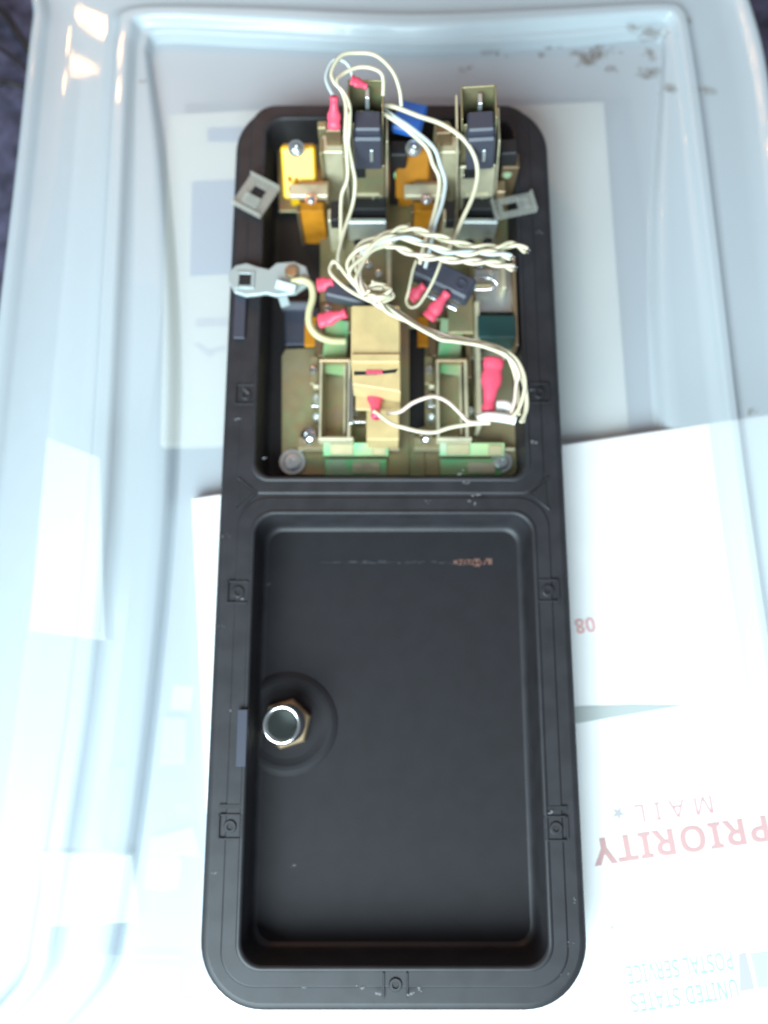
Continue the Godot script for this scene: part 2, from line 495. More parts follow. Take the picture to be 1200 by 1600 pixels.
func carton(called: String, label: String, category: String, outline: Array, y0: float, y1: float, m: Material, group: String = "") -> Node3D:
	var c := Vector3.ZERO
	for q in outline: c += Vector3(q.x, 0, q.y) / outline.size()
	var t := thing(called, label, category, Vector3(c.x, y0, c.z), group)
	var st := mb()
	add_slab(st, PackedVector2Array(outline), y0, y1, 0.001)
	obj("body", st, m, t)
	return t

func plate(t: Node3D, called: String, outline: Array, y0: float, y1: float, m: Material) -> Node3D:
	var st := mb()
	add_slab(st, PackedVector2Array(outline), y0, y1, 0.0001)
	return obj(called, st, m, t)

func contents() -> void:
	# what shows, blurred, through the lid
	var under := carton("folded_sheets", "slate grey stack of folded sheets filling the tub under the other boxes", "sheets", [Vector2(-0.1744, -0.5103), Vector2(0.2163, -0.5167), Vector2(0.2404, 0.1725), Vector2(-0.2055, 0.1725)], -0.1155, -0.0722, M.dark_content)
	for k in 3:
		plate(under, "sheet", [[Vector2(-0.1713, -0.5039), Vector2(0.0111, -0.5071), Vector2(0.0098, -0.1413), Vector2(-0.1619, -0.1413)], [Vector2(0.0055, -0.5103), Vector2(0.2131, -0.5103), Vector2(0.2174, -0.1616), Vector2(0.0198, -0.1616)], [Vector2(-0.1664, -0.1514), Vector2(0.0492, -0.1514), Vector2(0.0702, 0.1645), Vector2(-0.1973, 0.1645)]][k], -0.0722, -0.0622 - 0.001 * k, M.dark_content)
	var t := carton("mailing_box", "white mailing box with blue printed panels seen through the lid, left of the door", "box", [Vector2(-0.1825, -0.4829), Vector2(-0.0541, -0.4904), Vector2(-0.0466, -0.1939), Vector2(-0.1716, -0.1919)], -0.062, -0.0500, M.cream_board, "boxes inside the tub")
	plate(t, "printed_panel", [Vector2(-0.1587, -0.4184), Vector2(-0.1207, -0.4208), Vector2(-0.1173, -0.3349), Vector2(-0.1558, -0.3327)], -0.0500, -0.0496, M.blue_print)
	plate(t, "printed_panel", [Vector2(-0.1484, -0.4693), Vector2(-0.1183, -0.4706), Vector2(-0.1178, -0.4559), Vector2(-0.1477, -0.4559)], -0.0500, -0.0496, M.blue_print)
	plate(t, "printed_line", [Vector2(-0.1494, -0.2959), Vector2(-0.124, -0.297), Vector2(-0.1237, -0.2893), Vector2(-0.149, -0.2882)], -0.0500, -0.0496, M.grey_ink)
	plate(t, "printed_stroke", [Vector2(-0.1503, -0.2741), Vector2(-0.1453, -0.2752), Vector2(-0.1327, -0.2644), Vector2(-0.1377, -0.2633)], -0.0500, -0.0496, M.grey_ink)
	plate(t, "printed_stroke", [Vector2(-0.14, -0.2692), Vector2(-0.125, -0.273), Vector2(-0.1248, -0.2687), Vector2(-0.1387, -0.2649)], -0.0500, -0.0496, M.grey_ink)
	t = carton("corrugated_box", "cream corrugated box with fine cross lines, seen through the lid right of the door", "box", [Vector2(0.0541, -0.4892), Vector2(0.1864, -0.4954), Vector2(0.1888, -0.2001), Vector2(0.0488, -0.1786)], -0.062, -0.0500, M.cream_board, "boxes inside the tub")
	var a := Vector2(0.133, -0.4867)
	var b := Vector2(0.1862, -0.4904)
	var c := Vector2(0.1289, -0.2011)
	var d := Vector2(0.1871, -0.2042)
	for i in 44:
		var f := (i + 0.5) / 44.0
		var p := a.lerp(c, f)
		var q := b.lerp(d, f)
		var w := Vector2(0, 0.0007)
		plate(t, "flute", [p - w, q - w, q + w, p + w], -0.0500, -0.0497, M.cream_line)
	t = carton("white_carton", "white carton with a slanted top edge under the left band of the lid", "box", [Vector2(-0.259, -0.1983), Vector2(-0.2173, -0.1818), Vector2(-0.2022, -0.0435), Vector2(-0.259, -0.0505)], -0.072, -0.050, M.white_card, "boxes inside the tub")
	t = carton("white_packet", "plain white packet under the lid at the lower left", "packet", [Vector2(-0.2385, 0.1014), Vector2(-0.1745, 0.1039), Vector2(-0.1681, 0.1472), Vector2(-0.234, 0.1504)], -0.072, -0.056, M.white_card, "boxes inside the tub")
	t = carton("straw_card", "small straw coloured card under the lid beside the lower half of the door", "card", [Vector2(-0.1555, -0.0123), Vector2(-0.1388, -0.0114), Vector2(-0.1405, 0.0083), Vector2(-0.1571, 0.0066)], -0.072, -0.064, M.straw_card)
	t = carton("grey_packet", "grey packet just below the straw coloured card", "packet", [Vector2(-0.1596, 0.011), Vector2(-0.1421, 0.0119), Vector2(-0.1414, 0.0436), Vector2(-0.1604, 0.0445)], -0.072, -0.058, M.grey_card)
	t = carton("pale_cup_box", "pale rounded box under the lid at the foot of the grey wedge", "box", [Vector2(-0.1664, 0.1056), Vector2(-0.1434, 0.1048), Vector2(-0.1405, 0.1097), Vector2(-0.1422, 0.127), Vector2(-0.1535, 0.1294), Vector2(-0.1668, 0.127)], -0.072, -0.062, M.grey_card)
	t = carton("grey_wedge", "grey folded card lying above the pale rounded box", "card", [Vector2(-0.1637, 0.0931), Vector2(-0.1338, 0.0855), Vector2(-0.1275, 0.1056), Vector2(-0.1647, 0.1048)], -0.072, -0.058, M.grey_card)
	t = carton("dark_bundle", "dark bluish bundle under the left side of the lid", "bundle", [Vector2(-0.1992, 0.0462), Vector2(-0.1288, 0.0418), Vector2(-0.124, 0.1039), Vector2(-0.1947, 0.1056)], -0.072, -0.066, M.dark_content)
	t = carton("grey_envelope", "grey envelope under the lid at the very bottom left", "envelope", [Vector2(-0.1741, 0.1742), Vector2(-0.1387, 0.175), Vector2(-0.1384, 0.196), Vector2(-0.175, 0.1976)], -0.072, -0.058, M.grey_card)
	t = carton("slate_bundle", "slate coloured bundle below the grey envelope", "bundle", [Vector2(-0.1749, 0.1991), Vector2(-0.1153, 0.196), Vector2(-0.1133, 0.2393), Vector2(-0.1721, 0.2393)], -0.072, -0.064, M.dark_content)
	var st := mb()
	add_tube(st, smooth([Vector3(-0.166, -0.068, 0.0583), Vector3(-0.1548, -0.066, 0.0682), Vector3(-0.1437, -0.065, 0.0741), Vector3(-0.1296, -0.066, 0.0769)], 6), 0.0011)
	tag(obj("red_cord", st, M.red_thread), "thin red cord lying across the dark bundle under the lid", "cord")

func mail_box() -> void:
	var t := thing("mail_box", "large white postal box lying under the right side of the black door", "box", Vector3(0.1, -0.0455, 0.1))
	var st := mb()
	var o: Array = [Vector2(-0.1414, -0.1458), Vector2(0.1339, -0.1872), Vector2(0.2327, -0.2022), Vector2(0.4374, -0.2329), Vector2(0.4428, 0.257), Vector2(-0.1025, 0.2605)]
	add_slab(st, PackedVector2Array(o), -0.0452, -0.0335, 0.0015)
	obj("body", st, M.white_card, t)
	# slot between two flaps
	plate(t, "flap_gap", [Vector2(0.1154, 0.0059), Vector2(0.1333, 0.0037), Vector2(0.1733, 0.0024), Vector2(0.2097, 0.0029), Vector2(0.1729, 0.0089), Vector2(0.1349, 0.0149), Vector2(0.1149, 0.0175)], -0.0335, -0.0332, M.slot_shade)
	var y := -0.0333
	var turn := PI + 0.14
	words("08", 0.0100, M.faint_red, Vector3(0.1425, -0.0333, -0.0524), turn, t, 0.0003, 700)
	words("PRIORITY", 0.0165, M.red_ink, Vector3(0.2002, -0.0333, 0.0908), turn - 0.01, t, 0.0003, 600, 1.18)
	words("M A I L", 0.0112, M.red_ink, Vector3(0.1965, -0.0333, 0.0712), turn - 0.02, t, 0.0003, 400, 1.15)
	words("POSTAL SERVICE", 0.0105, M.pale_ink, Vector3(0.1923, -0.0333, 0.1691), turn - 0.01, t, 0.0003, 400, 0.66)
	words("UNITED STATES", 0.0105, M.pale_ink, Vector3(0.1943, -0.0333, 0.1857), turn - 0.01, t, 0.0003, 400, 0.70)
	# star beside MAIL, registered dot, emblem
	st = mb()
	var star := PackedVector2Array()
	var c := Vector2(0.1583, 0.0741)
	for i in 10:
		var r := 0.0048 if i % 2 == 0 else 0.0020
		star.append(c + Vector2(sin(TAU * i / 10 + 0.2), cos(TAU * i / 10 + 0.2)) * r)
	add_cap(st, star, y, true)
	obj("star", st, M.grey_ink, t)
	st = mb()
	add_lathe(st, Transform3D(Basis(), Vector3(0.1461, -0.0334, 0.0984)), [Vector2(0.0016, -0.0001), Vector2(0.0016, 0.0001), Vector2(0.001, 0.0001), Vector2(0.001, -0.0001)], 16)
	obj("registered_ring", st, M.pale_ink, t)
	plate(t, "ruled_line", [Vector2(0.1648, 0.1807), Vector2(0.2232, 0.1758), Vector2(0.2231, 0.1766), Vector2(0.1647, 0.1815)], -0.0335, y, M.faint_red)
	plate(t, "emblem_wing", [Vector2(0.2312, 0.1614), Vector2(0.2363, 0.1599), Vector2(0.2385, 0.1721), Vector2(0.24, 0.1819), Vector2(0.2299, 0.1834)], -0.0335, y, M.grey_ink)
	plate(t, "emblem_block", [Vector2(0.2388, 0.1606), Vector2(0.2928, 0.1553), Vector2(0.2924, 0.1796), Vector2(0.2417, 0.1811), Vector2(0.2404, 0.1698)], -0.0335, y, M.sky_ink)
	st = mb()
	add_slab(st, PackedVector2Array([Vector2(0.1487, 0.1445), Vector2(0.1505, 0.1437), Vector2(0.1512, 0.146), Vector2(0.1491, 0.1464)]), -0.0335, y, 0.00005)
	obj("ink_speck", st, M.grey_ink, t)

# ------------------------------------------------------------------ the door
func coin_door() -> void:
	var t := thing("coin_door", "black plastic coin door lying face down on the translucent lid", "coin door", Vector3(0.006, -0.036, -0.135))
	var st := mb()
	var R := 0.040
	var e := 0.0000002
	var mid := -0.1385
	var x0 := -0.114
	var x1 := 0.126
	var za := -0.4535
	var zb := 0.1845
	# order of radii: (+x +z), (-x +z), (-x -z), (+x -z)
	var half := func(lower: bool, d: float) -> PackedVector2Array:
		return rrect(x0 + d, x1 - d, mid if lower else za + d, zb - d if lower else mid, [R - d, R - d, e, e] if lower else [e, e, R - d, R - d], 10, 20)
	var outer := func(d: float) -> PackedVector2Array:
		return rrect(x0 + d, x1 - d, za + d, zb - d, [R - d, R - d, R - d, R - d], 12, 30)
	add_loft(st, [lift(outer.call(0.004), -0.0215), lift(outer.call(0.0), -0.020), lift(outer.call(0.0), -0.0045), lift(outer.call(0.0008), -0.0022), lift(outer.call(0.0024), -0.0008), lift(outer.call(0.005), -0.0003)])
	var floors := []
	for lower in [false, true]:
		var op := func(d: float) -> PackedVector2Array:
			if lower: return rrect(-0.0885 + d, 0.1015 - d, -0.1255 + d, 0.1585 - d, [0.014 - d * 0.6, 0.014 - d * 0.6, 0.014 - d * 0.6, 0.014 - d * 0.6], 10, 20)
			return rrect(-0.0900 + d, 0.0995 - d, -0.4385 + d, -0.1525 - d, [0.012 - d * 0.4, 0.012 - d * 0.4, 0.014 - d * 0.4, 0.014 - d * 0.4], 10, 20)
		# flange, then a small step up to the rib that runs round the opening
		var a: PackedVector2Array = half.call(lower, 0.005)
		var b: PackedVector2Array = op.call(-0.0125)
		var ring := []
		ring.append(lift(a, -0.0003))
		ring.append(lift(b, -0.0003))
		add_loft(st, ring, true, 2)
		add_loft(st, [lift(b, -0.0003), lift(op.call(-0.0121), 0.0001), lift(op.call(-0.0112), 0.0004)], true, 3)
		add_loft(st, [lift(op.call(-0.0112), 0.0004), lift(op.call(-0.0034), 0.0004)], true, 4)
		add_loft(st, [lift(op.call(-0.0034), 0.0004), lift(op.call(-0.0026), 0.0010), lift(op.call(-0.0014), 0.0013), lift(op.call(-0.0004), 0.0008), lift(op.call(0.0002), -0.0004)], true, 5)
		if lower:
			add_loft(st, [lift(op.call(0.0002), -0.0004), lift(op.call(0.0018), -0.022), lift(op.call(0.0024), -0.0270), lift(op.call(0.0036), -0.0294), lift(op.call(0.0058), -0.0303)], true, 6)
			floors.append(op.call(0.0058))
		else:
			add_loft(st, [lift(op.call(0.0002), -0.0004), lift(op.call(0.0030), -0.028), lift(op.call(0.0045), -0.0315), lift(op.call(0.0075), -0.0325)], true, 6)
			floors.append(op.call(0.0075))
	obj("frame", st, M.black_plastic, t)
	st = mb()
	add_cap(st, floors[1], -0.0303, true)
	obj("pan_floor", st, M.black_pan, t)
	st = mb()
	add_cap(st, floors[0], -0.0325, true)
	obj("opening_floor", st, M.dull_black, t)
	# screw bosses let into the rib
	var bosses := [Vector3(-0.0985, 0, -0.0718), Vector3(0.1105, 0, -0.0728), Vector3(-0.0978, 0, 0.0778), Vector3(0.1092, 0, 0.0788), Vector3(0.007, 0, 0.1690), Vector3(-0.0985, 0, -0.2130), Vector3(0.1105, 0, -0.2140)]
	for i in bosses.size():
		var c: Vector3 = bosses[i]
		st = mb()
		var w := 0.0072
		for s in [-1, 1]:
			bx(st, c + Vector3(s * w - 0.0006, 0.0002, -w), c + Vector3(s * w + 0.0006, 0.0014, w), 0.0003)
			if i != 4: bx(st, c + Vector3(-w + 0.0007, 0.0002, s * w - 0.0006), c + Vector3(w - 0.0007, 0.0012, s * w + 0.0006), 0.0003)
		add_lathe(st, Transform3D(Basis(), c), [Vector2(0.0042, 0.0003), Vector2(0.0040, 0.0012), Vector2(0.0036, 0.0015), Vector2(0.0021, 0.0015), Vector2(0.0018, 0.0010), Vector2(0.0018, -0.001)], 20)
		obj("screw_boss", st, M.black_plastic, t)
		st = mb()
		add_lathe(st, Transform3D(Basis(), c), [Vector2(0.0018, 0.0007), Vector2(0.0, 0.0007)], 14)
		obj("boss_hole", st, M.dull_black, t)
	# slits above the lower bosses and gussets at the cross bar
	for c in [Vector3(-0.0975, 0, 0.0655), Vector3(0.1095, 0, 0.0665)]:
		st = mb()
		bx(st, c + Vector3(-0.0075, 0.0001, -0.0013), c + Vector3(0.0075, 0.0007, 0.0013), 0.0003)
		obj("rib_slit", st, M.dull_black, t)
	for s in [-1, 1]:
		st = mb()
		var cx := 0.0063
		var p := PackedVector2Array([Vector2(cx + s * 0.1065, -0.1495), Vector2(cx + s * 0.0960, -0.1408), Vector2(cx + s * 0.1065, -0.1315)])
		add_slab(st, p, -0.0006, 0.0007, 0.0002)
		obj("corner_pocket", st, M.dull_black, t)
		st = mb()
		add_tube(st, PackedVector3Array([Vector3(cx + s * 0.108, -0.0002, -0.1520), Vector3(cx + s * 0.0945, 0.0001, -0.1408), Vector3(cx + s * 0.108, -0.0002, -0.1290)]), 0.0011)
		obj("gusset_rib", st, M.black_plastic, t)
	# tabs on the inner edge beside the lock and on the left rail
	st = mb()
	bx(st, Vector3(-0.0952, 0.002, 0.0052) , Vector3(-0.0886, 0.004, 0.041), 0.0006)
	obj("edge_tab", st, M.switch_plastic, t)
	st = mb()
	bx(st, Vector3(-0.1087, 0.001, -0.2894), Vector3(-0.1005, 0.0032, -0.2551), 0.0006)
	obj("edge_tab", st, M.switch_plastic, t)
	# raised ring and well round the lock
	var lc := Vector3(-0.0665, -0.0303, 0.0150)
	st = mb()
	add_lathe(st, Transform3D(Basis(), lc), [Vector2(0.0350, 0.0), Vector2(0.0335, 0.0009), Vector2(0.0310, 0.0018), Vector2(0.0285, 0.0018), Vector2(0.0262, 0.0011), Vector2(0.0235, 0.0005), Vector2(0.018, 0.0003), Vector2(0.0, 0.0004)], 56)
	obj("lock_ring", st, M.black_pan, t)
	var lock := obj("lock_barrel", chrome_barrel(lc), M.bright_steel, t)
	st = mb()
	add_lathe(st, Transform3D(Basis(Vector3.UP, 0.3), lc), [Vector2(0.0172, 0.0004), Vector2(0.0172, 0.0062), Vector2(0.0160, 0.0074), Vector2(0.0126, 0.0074)], 6, true)
	obj("hex_nut", st, M.bronze, lock)
	st = mb()
	add_lathe(st, Transform3D(Basis(), lc), [Vector2(0.0092, 0.0100), Vector2(0.0, 0.0105)], 24)
	obj("lock_core", st, M.dark_zinc, lock)
	# scrape across the pan and specks of dust
	st = mb()
	for i in 40:
		var x := lerpf(-0.046, 0.073, (i + rng.randf_range(-0.3, 0.3)) / 39.0)
		var l := rng.randf_range(0.002, 0.006)
		bx(st, Vector3(x, -0.0303, -0.0972 + rng.randfn(0, 0.0004)), Vector3(x + l, -0.0302, -0.0967 + rng.randfn(0, 0.0003)), 0.00002)
	tag(obj("scrape_mark", st, M.scrape, t), "", "", "", "stuff")
	st = mb()
	for i in 9:
		var x := lerpf(0.050, 0.073, i / 8.0)
		bx(st, Vector3(x, -0.0303, -0.0985 + rng.randfn(0, 0.0006)), Vector3(x + 0.0045, -0.03015, -0.0958 + rng.randfn(0, 0.0006)), 0.00003)
	tag(obj("rust_smear", st, M.rust_dust, t), "", "", "", "stuff")
	st = mb()
	var specks := [Vector3(-0.0979, 0.002, -0.2155), Vector3(-0.1058, 0, 0.1046), Vector3(0.1158, 0, 0.1459), Vector3(-0.0594, -0.03, 0.1062), Vector3(0.1048, 0.002, -0.2169), Vector3(0.1068, 0.002, -0.1774), Vector3(-0.0826, 0.002, -0.1653), Vector3(0.061, 0.001, -0.1338), Vector3(0.0569, 0.001, -0.1489), Vector3(0.0642, 0.001, -0.1384), Vector3(0.0283, 0.001, -0.1338), Vector3(0.037, -0.028, -0.1251), Vector3(-0.0831, -0.03, -0.0816), Vector3(-0.1092, 0, -0.0482), Vector3(-0.0962, 0.003, -0.0676), Vector3(0.0215, 0.001, 0.1718), Vector3(-0.0144, 0.001, 0.1704), Vector3(-0.0016, 0.003, 0.1729), Vector3(0.0155, 0.003, 0.1733), Vector3(0.1122, 0, 0.1625), Vector3(0.1058, 0.002, 0.0693), Vector3(-0.1032, 0.001, -0.1943), Vector3(0.0534, 0.0016, -0.1543)]
	for i in 6:
		specks.append([Vector3(rng.randf_range(-0.112, -0.092), 0.0, rng.randf_range(-0.30, 0.16)), Vector3(rng.randf_range(0.105, 0.124), 0.0, rng.randf_range(-0.35, 0.16)), Vector3(rng.randf_range(-0.08, 0.09), 0.0, rng.randf_range(0.163, 0.18))][i % 3])
	for c in specks:
		for j in 3:
			var ring := PackedVector2Array()
			var r := rng.randf_range(0.0003, 0.0009)
			var o := Vector2(c.x + rng.randfn(0, 0.0014), c.z + rng.randfn(0, 0.0009))
			for k in 7: ring.append(o + Vector2(cos(TAU * k / 7) * 1.4, sin(TAU * k / 7)) * r * rng.randf_range(0.5, 1.3))
			if Geometry2D.is_polygon_clockwise(ring): ring.reverse()
			add_slab(st, ring, c.y - 0.0006, c.y + 0.0002 + 0.00005 * j, 0.00005)
	tag(obj("dust_specks", st, M.dust, t), "", "", "", "stuff")

func chrome_barrel(c: Vector3) -> SurfaceTool:
	var st := mb()
	var prof := [Vector2(0.0131, 0.0074)]
	for i in 8:
		var y := 0.0085 + i * 0.0028
		prof.append(Vector2(0.0125, y))
		prof.append(Vector2(0.0132, y + 0.0014))
	prof.append_array([Vector2(0.0129, 0.0314), Vector2(0.0121, 0.0324), Vector2(0.0113, 0.0327), Vector2(0.0104, 0.0324), Vector2(0.0095, 0.0312), Vector2(0.0093, 0.0300), Vector2(0.0091, 0.0100)])
	add_lathe(st, Transform3D(Basis(), c), prof, 40)
	return st

# ------------------------------------------------------------------ the mechanisms on the plate
func screw(parent: Node, at: Vector3, r: float, tilt: Basis = Basis(), m: Material = null) -> void:
	var st := mb()
	add_lathe(st, Transform3D(tilt, at), [Vector2(r * 1.45, 0.0), Vector2(r * 1.45, 0.0009), Vector2(r, 0.0009), Vector2(r, 0.0022), Vector2(r * 0.8, 0.0030), Vector2(r * 0.3, 0.0033), Vector2(r * 0.25, 0.0022), Vector2(0.0, 0.0022)], 18)
	obj("screw", st, m if m else M.bright_steel, parent)

func fb(parent: Node, called: String, lo: Vector3, hi: Vector3, m: Material, off: Vector3 = Vector3.ZERO, ch: float = 0.0007) -> MeshInstance3D:
	var st := mb()
	bx(st, lo + off, hi + off, ch)
	return obj(called, st, m, parent)

func coin_mechanisms() -> void:
	var py := -0.026
	var t := thing("mounting_plate", "olive plated steel plate filling the upper opening of the coin door", "plate", Vector3(0.005, -0.0325, -0.295))
	var st := mb()
	var outline := PackedVector2Array()
	# plate with the big cut-out on its left side
	for q in [Vector2(-0.0719, -0.1609), Vector2(-0.0749, -0.1677), Vector2(-0.0773, -0.254), Vector2(-0.0745, -0.2597), Vector2(-0.0484, -0.2607), Vector2(-0.0504, -0.3759), Vector2(-0.0826, -0.3759), Vector2(-0.0866, -0.445), Vector2(0.1032, -0.4479), Vector2(0.1033, -0.2519), Vector2(0.0991, -0.1643), Vector2(0.0934, -0.1599), Vector2(0.0299, -0.1604), Vector2(0.0312, -0.2769), Vector2(0.0195, -0.2769), Vector2(0.0187, -0.1604)]: outline.append(q)
	add_slab(st, outline, -0.0285, py, 0.0005)
	var c0 := Vector3(0.0189, -0.026, -0.1932)
	var c1 := Vector3(0.0299, -0.026, -0.1602)
	bx(st, Vector3(c0.x, -0.0284, c0.z), Vector3(c1.x, -0.0262, c1.z), 0.0003)
	obj("plate", st, M.plated_steel, t)
	st = mb()
	for q in [[Vector3(-0.0669, -0.025, -0.1703), 0.0066], [Vector3(0.0856, -0.025, -0.1703), 0.0056]]:
		screw(t, q[0], q[1], Basis(), M.zinc)
	# folded feet of both mechanisms along the bottom edge
	st = mb()
	# glossy blue-black entry hood showing in the cut-out
	var hood := obj("entry_hood", hood_shape(), M.switch_plastic, t)
	# mechanisms
	var pitch := Vector3(0.084, 0, 0)
	for k in 2:
		var off := pitch * k
		var m := thing("coin_mechanism", ["plated coin mechanism on the left of the plate, carrying the tan cover", "plated coin mechanism on the right of the plate, beside the black switch"][k], "coin mechanism", Vector3(-0.012, py, -0.28) + off, "coin mechanisms on the mounting plate")
		mechanism(m, off, k)

func hood_shape() -> SurfaceTool:
	var st := mb()
	var pts := [Vector2(-0.0768, -0.2926), Vector2(-0.0493, -0.2958), Vector2(-0.0488, -0.264), Vector2(-0.0751, -0.264)]
	add_slab(st, PackedVector2Array(pts), -0.0325, -0.0290, 0.0012)
	add_box(st, Transform3D(Basis(Vector3.RIGHT, 0.5), Vector3(-0.0674, -0.024, -0.2939)), Vector3(0.011, 0.004, 0.004), 0.0015)
	return st

func mechanism(m: Node3D, off: Vector3, k: int) -> void:
	var py := -0.026
	var lean := Transform3D(Basis(Vector3.BACK, [0.0, 0.085][k]), Vector3.ZERO)
	var foot := Vector3(-0.012, py, -0.385) + off
	var fr := Transform3D(lean.basis, foot)
	var h: float = [0.117, 0.112][k]
	# hollow tower: two cheeks, a back and a short front
	var st := mb()
	for s in [-1, 1]:
		add_box(st, fr * Transform3D(Basis(), Vector3(s * 0.0112, h / 2, 0.0)), Vector3(0.0006, h / 2, 0.0125), 0.0003)
	add_box(st, fr * Transform3D(Basis(), Vector3(0, h / 2, -0.0118)), Vector3(0.0105, h / 2, 0.0006), 0.0003)
	add_box(st, fr * Transform3D(Basis(), Vector3(0, 0.052, 0.0105)), Vector3(0.0103, 0.052, 0.0006), 0.0003)
	var tower := obj("tower", st, M.plated_steel, m)
	st = mb()
	add_box(st, fr * Transform3D(Basis(), Vector3(0.001, h - 0.012, -0.004)), Vector3(0.0014, 0.010, 0.004), 0.0004)
	add_box(st, fr * Transform3D(Basis(), Vector3(-0.001, h - 0.020, 0.002)), Vector3(0.006, 0.0012, 0.006), 0.0004)
	obj("inner_tongue", st, M.zinc, tower)
	# black cap on the front of the tower
	st = mb()
	add_box(st, fr * Transform3D(Basis(), Vector3(0.0012, 0.086, 0.0165)), Vector3(0.0098, 0.0165, 0.0052), 0.0016)
	add_box(st, fr * Transform3D(Basis(), Vector3(0.0012, 0.102, 0.0105)), Vector3(0.0090, 0.0055, 0.0075), 0.0014)
	var cap := obj("switch_cap", st, M.switch_plastic, m)
	st = mb()
	add_box(st, fr * Transform3D(Basis(), Vector3(0.0035, 0.086, 0.0220)), Vector3(0.0011, 0.006, 0.0006), 0.0003)
	obj("cap_rib", st, M.zinc, cap)
	# face below the cap, with its window and the dark slot
	st = mb()
	add_box(st, fr * Transform3D(Basis(), Vector3(0.0, 0.040, 0.0155)), Vector3(0.0125, 0.027, 0.0010), 0.0005)
	var face := obj("front_plate", st, M.cream_steel if k == 1 else M.plated_steel, m)
	st = mb()
	add_box(st, fr * Transform3D(Basis(), Vector3(-0.0055, 0.060, 0.0168)), Vector3(0.0042, 0.0055, 0.0006), 0.0002)
	obj("face_window", st, M.dull_black, face)
	# tall plates that stand beside the tower
	st = mb()
	add_box(st, fr * Transform3D(Basis(), Vector3(-0.0145, 0.052, 0.002)), Vector3(0.0008, 0.050, 0.0165), 0.0003)
	add_box(st, fr * Transform3D(Basis(), Vector3(0.0140, 0.044, 0.001)), Vector3(0.0008, 0.046, 0.0130), 0.0003)
	obj("cheek_plate", st, M.cream_steel, m)
	st = mb()
	add_box(st, fr * Transform3D(Basis(), Vector3(-0.0235, 0.040, -0.006)), Vector3(0.0055, 0.040, 0.004), 0.0008)
	obj("rear_plate", st, M.brown_steel, m)
	st = mb()
	add_box(st, fr * Transform3D(Basis(), Vector3(0.0225, 0.030, -0.002)), Vector3(0.0060, 0.032, 0.006), 0.0010)
	var blk := obj("guide_block", st, M.dull_black, m)
	st = mb()
	add_lathe(st, fr * Transform3D(Basis(Vector3.RIGHT, 1.2), Vector3(0.0225, 0.040, 0.0045)), [Vector2(0.0036, 0.0), Vector2(0.0034, 0.0016), Vector2(0.002, 0.0022), Vector2(0.0, 0.0020)], 14)
	obj("guide_pin", st, M.bloom_steel, blk)
	for q in [[-0.0098, 0.030], [0.0098, 0.030], [-0.0098, 0.056], [0.0098, 0.018]]:
		st = mb()
		add_lathe(st, fr * Transform3D(Basis(Vector3.RIGHT, PI / 2), Vector3(q[0], q[1], 0.0165)), [Vector2(0.0014, 0.0), Vector2(0.0013, 0.0008), Vector2(0.0, 0.0011)], 10)
		obj("rivet", st, M.bright_steel, face)
	st = mb()
	add_box(st, fr * Transform3D(Basis(), Vector3(0.0, 0.034, 0.0170)), Vector3(0.0085, 0.0006, 0.0009), 0.0002)
	add_box(st, fr * Transform3D(Basis(), Vector3(0.004, 0.024, 0.0170)), Vector3(0.0006, 0.010, 0.0007), 0.0002)
	obj("pressed_rib", st, M.cream_steel, face)
	fb(m, "coin_slot", Vector3(-0.0239, -0.0158, -0.3689), Vector3(0.0019, 0.003, -0.3589), M.dull_black, off)
	var sp := fb(m, "slot_plate", Vector3(-0.0279, -0.0326, -0.3548), Vector3(0.0019, -0.002, -0.3508), M.zinc, off)
	for x in [Vector3(-0.0194, -0.008, -0.3427), Vector3(-0.0058, -0.008, -0.3438)]:
		st = mb()
		add_lathe(st, Transform3D(Basis(Vector3.RIGHT, PI / 2), x + off + Vector3(0, 0, 0.004)), [Vector2(0.0036, 0.0), Vector2(0.0034, 0.0022), Vector2(0.0018, 0.0026), Vector2(0.0015, 0.0010), Vector2(0.0, 0.0010)], 14)
		obj("slot_screw", st, M.dull_black, sp)
	# cream wall and coloured lens and rail to the left
	fb(m, "side_wall", Vector3(-0.0443, -0.0748, -0.3958), Vector3(-0.0292, 0.038, -0.3818), M.cream_steel, off)
	fb(m, "side_wall", Vector3(-0.041, -0.0613, -0.3511), Vector3(-0.0317, 0.016, -0.3411), M.cream_steel, off)
	fb(m, "side_wall_edge", Vector3(-0.0458, -0.0635, -0.3905), Vector3(-0.0438, 0.041, -0.3785), M.plated_steel, off)
	fb(m, "side_wall_edge", Vector3(-0.0295, -0.066, -0.3865), Vector3(-0.0277, 0.041, -0.3765), M.plated_steel, off)
	fb(m, "side_notch", Vector3(-0.0389, 0.0084, -0.3593), Vector3(-0.0324, 0.02, -0.3433), M.dull_black, off + Vector3(0, 0, 0.004))
	fb(m, "side_wall", Vector3(-0.0477, 0.0144, -0.4061), Vector3(-0.0367, 0.04, -0.4001), M.plated_steel, off)
	var lens := obj("lens", lens_shape(off), M.yellow_lens if k == 0 else M.amber, m)
	if k == 0:
		st = mb()
		var lf := Transform3D(Basis(Vector3.RIGHT, -0.75), Vector3(-0.0627, 0.014, -0.3831))
		for q in [Vector3(-0.007, -0.004, 0.0062), Vector3(-0.002, -0.005, 0.0062), Vector3(-0.007, -0.011, 0.0062), Vector3(-0.002, -0.012, 0.0062)]:
			add_box(st, lf * Transform3D(Basis(), q), Vector3(0.0014, 0.0018, 0.0004), 0.0002)
		obj("lens_mark", st, M.amber, lens)
	fb(m, "amber_rail", Vector3(-0.0622, -0.0824, -0.3595), Vector3(-0.0443, 0.012, -0.3515), M.amber, off)
	fb(m, "rail_edge", Vector3(-0.0644, -0.0728, -0.3568), Vector3(-0.062, 0.013, -0.3498), M.brown_steel, off)
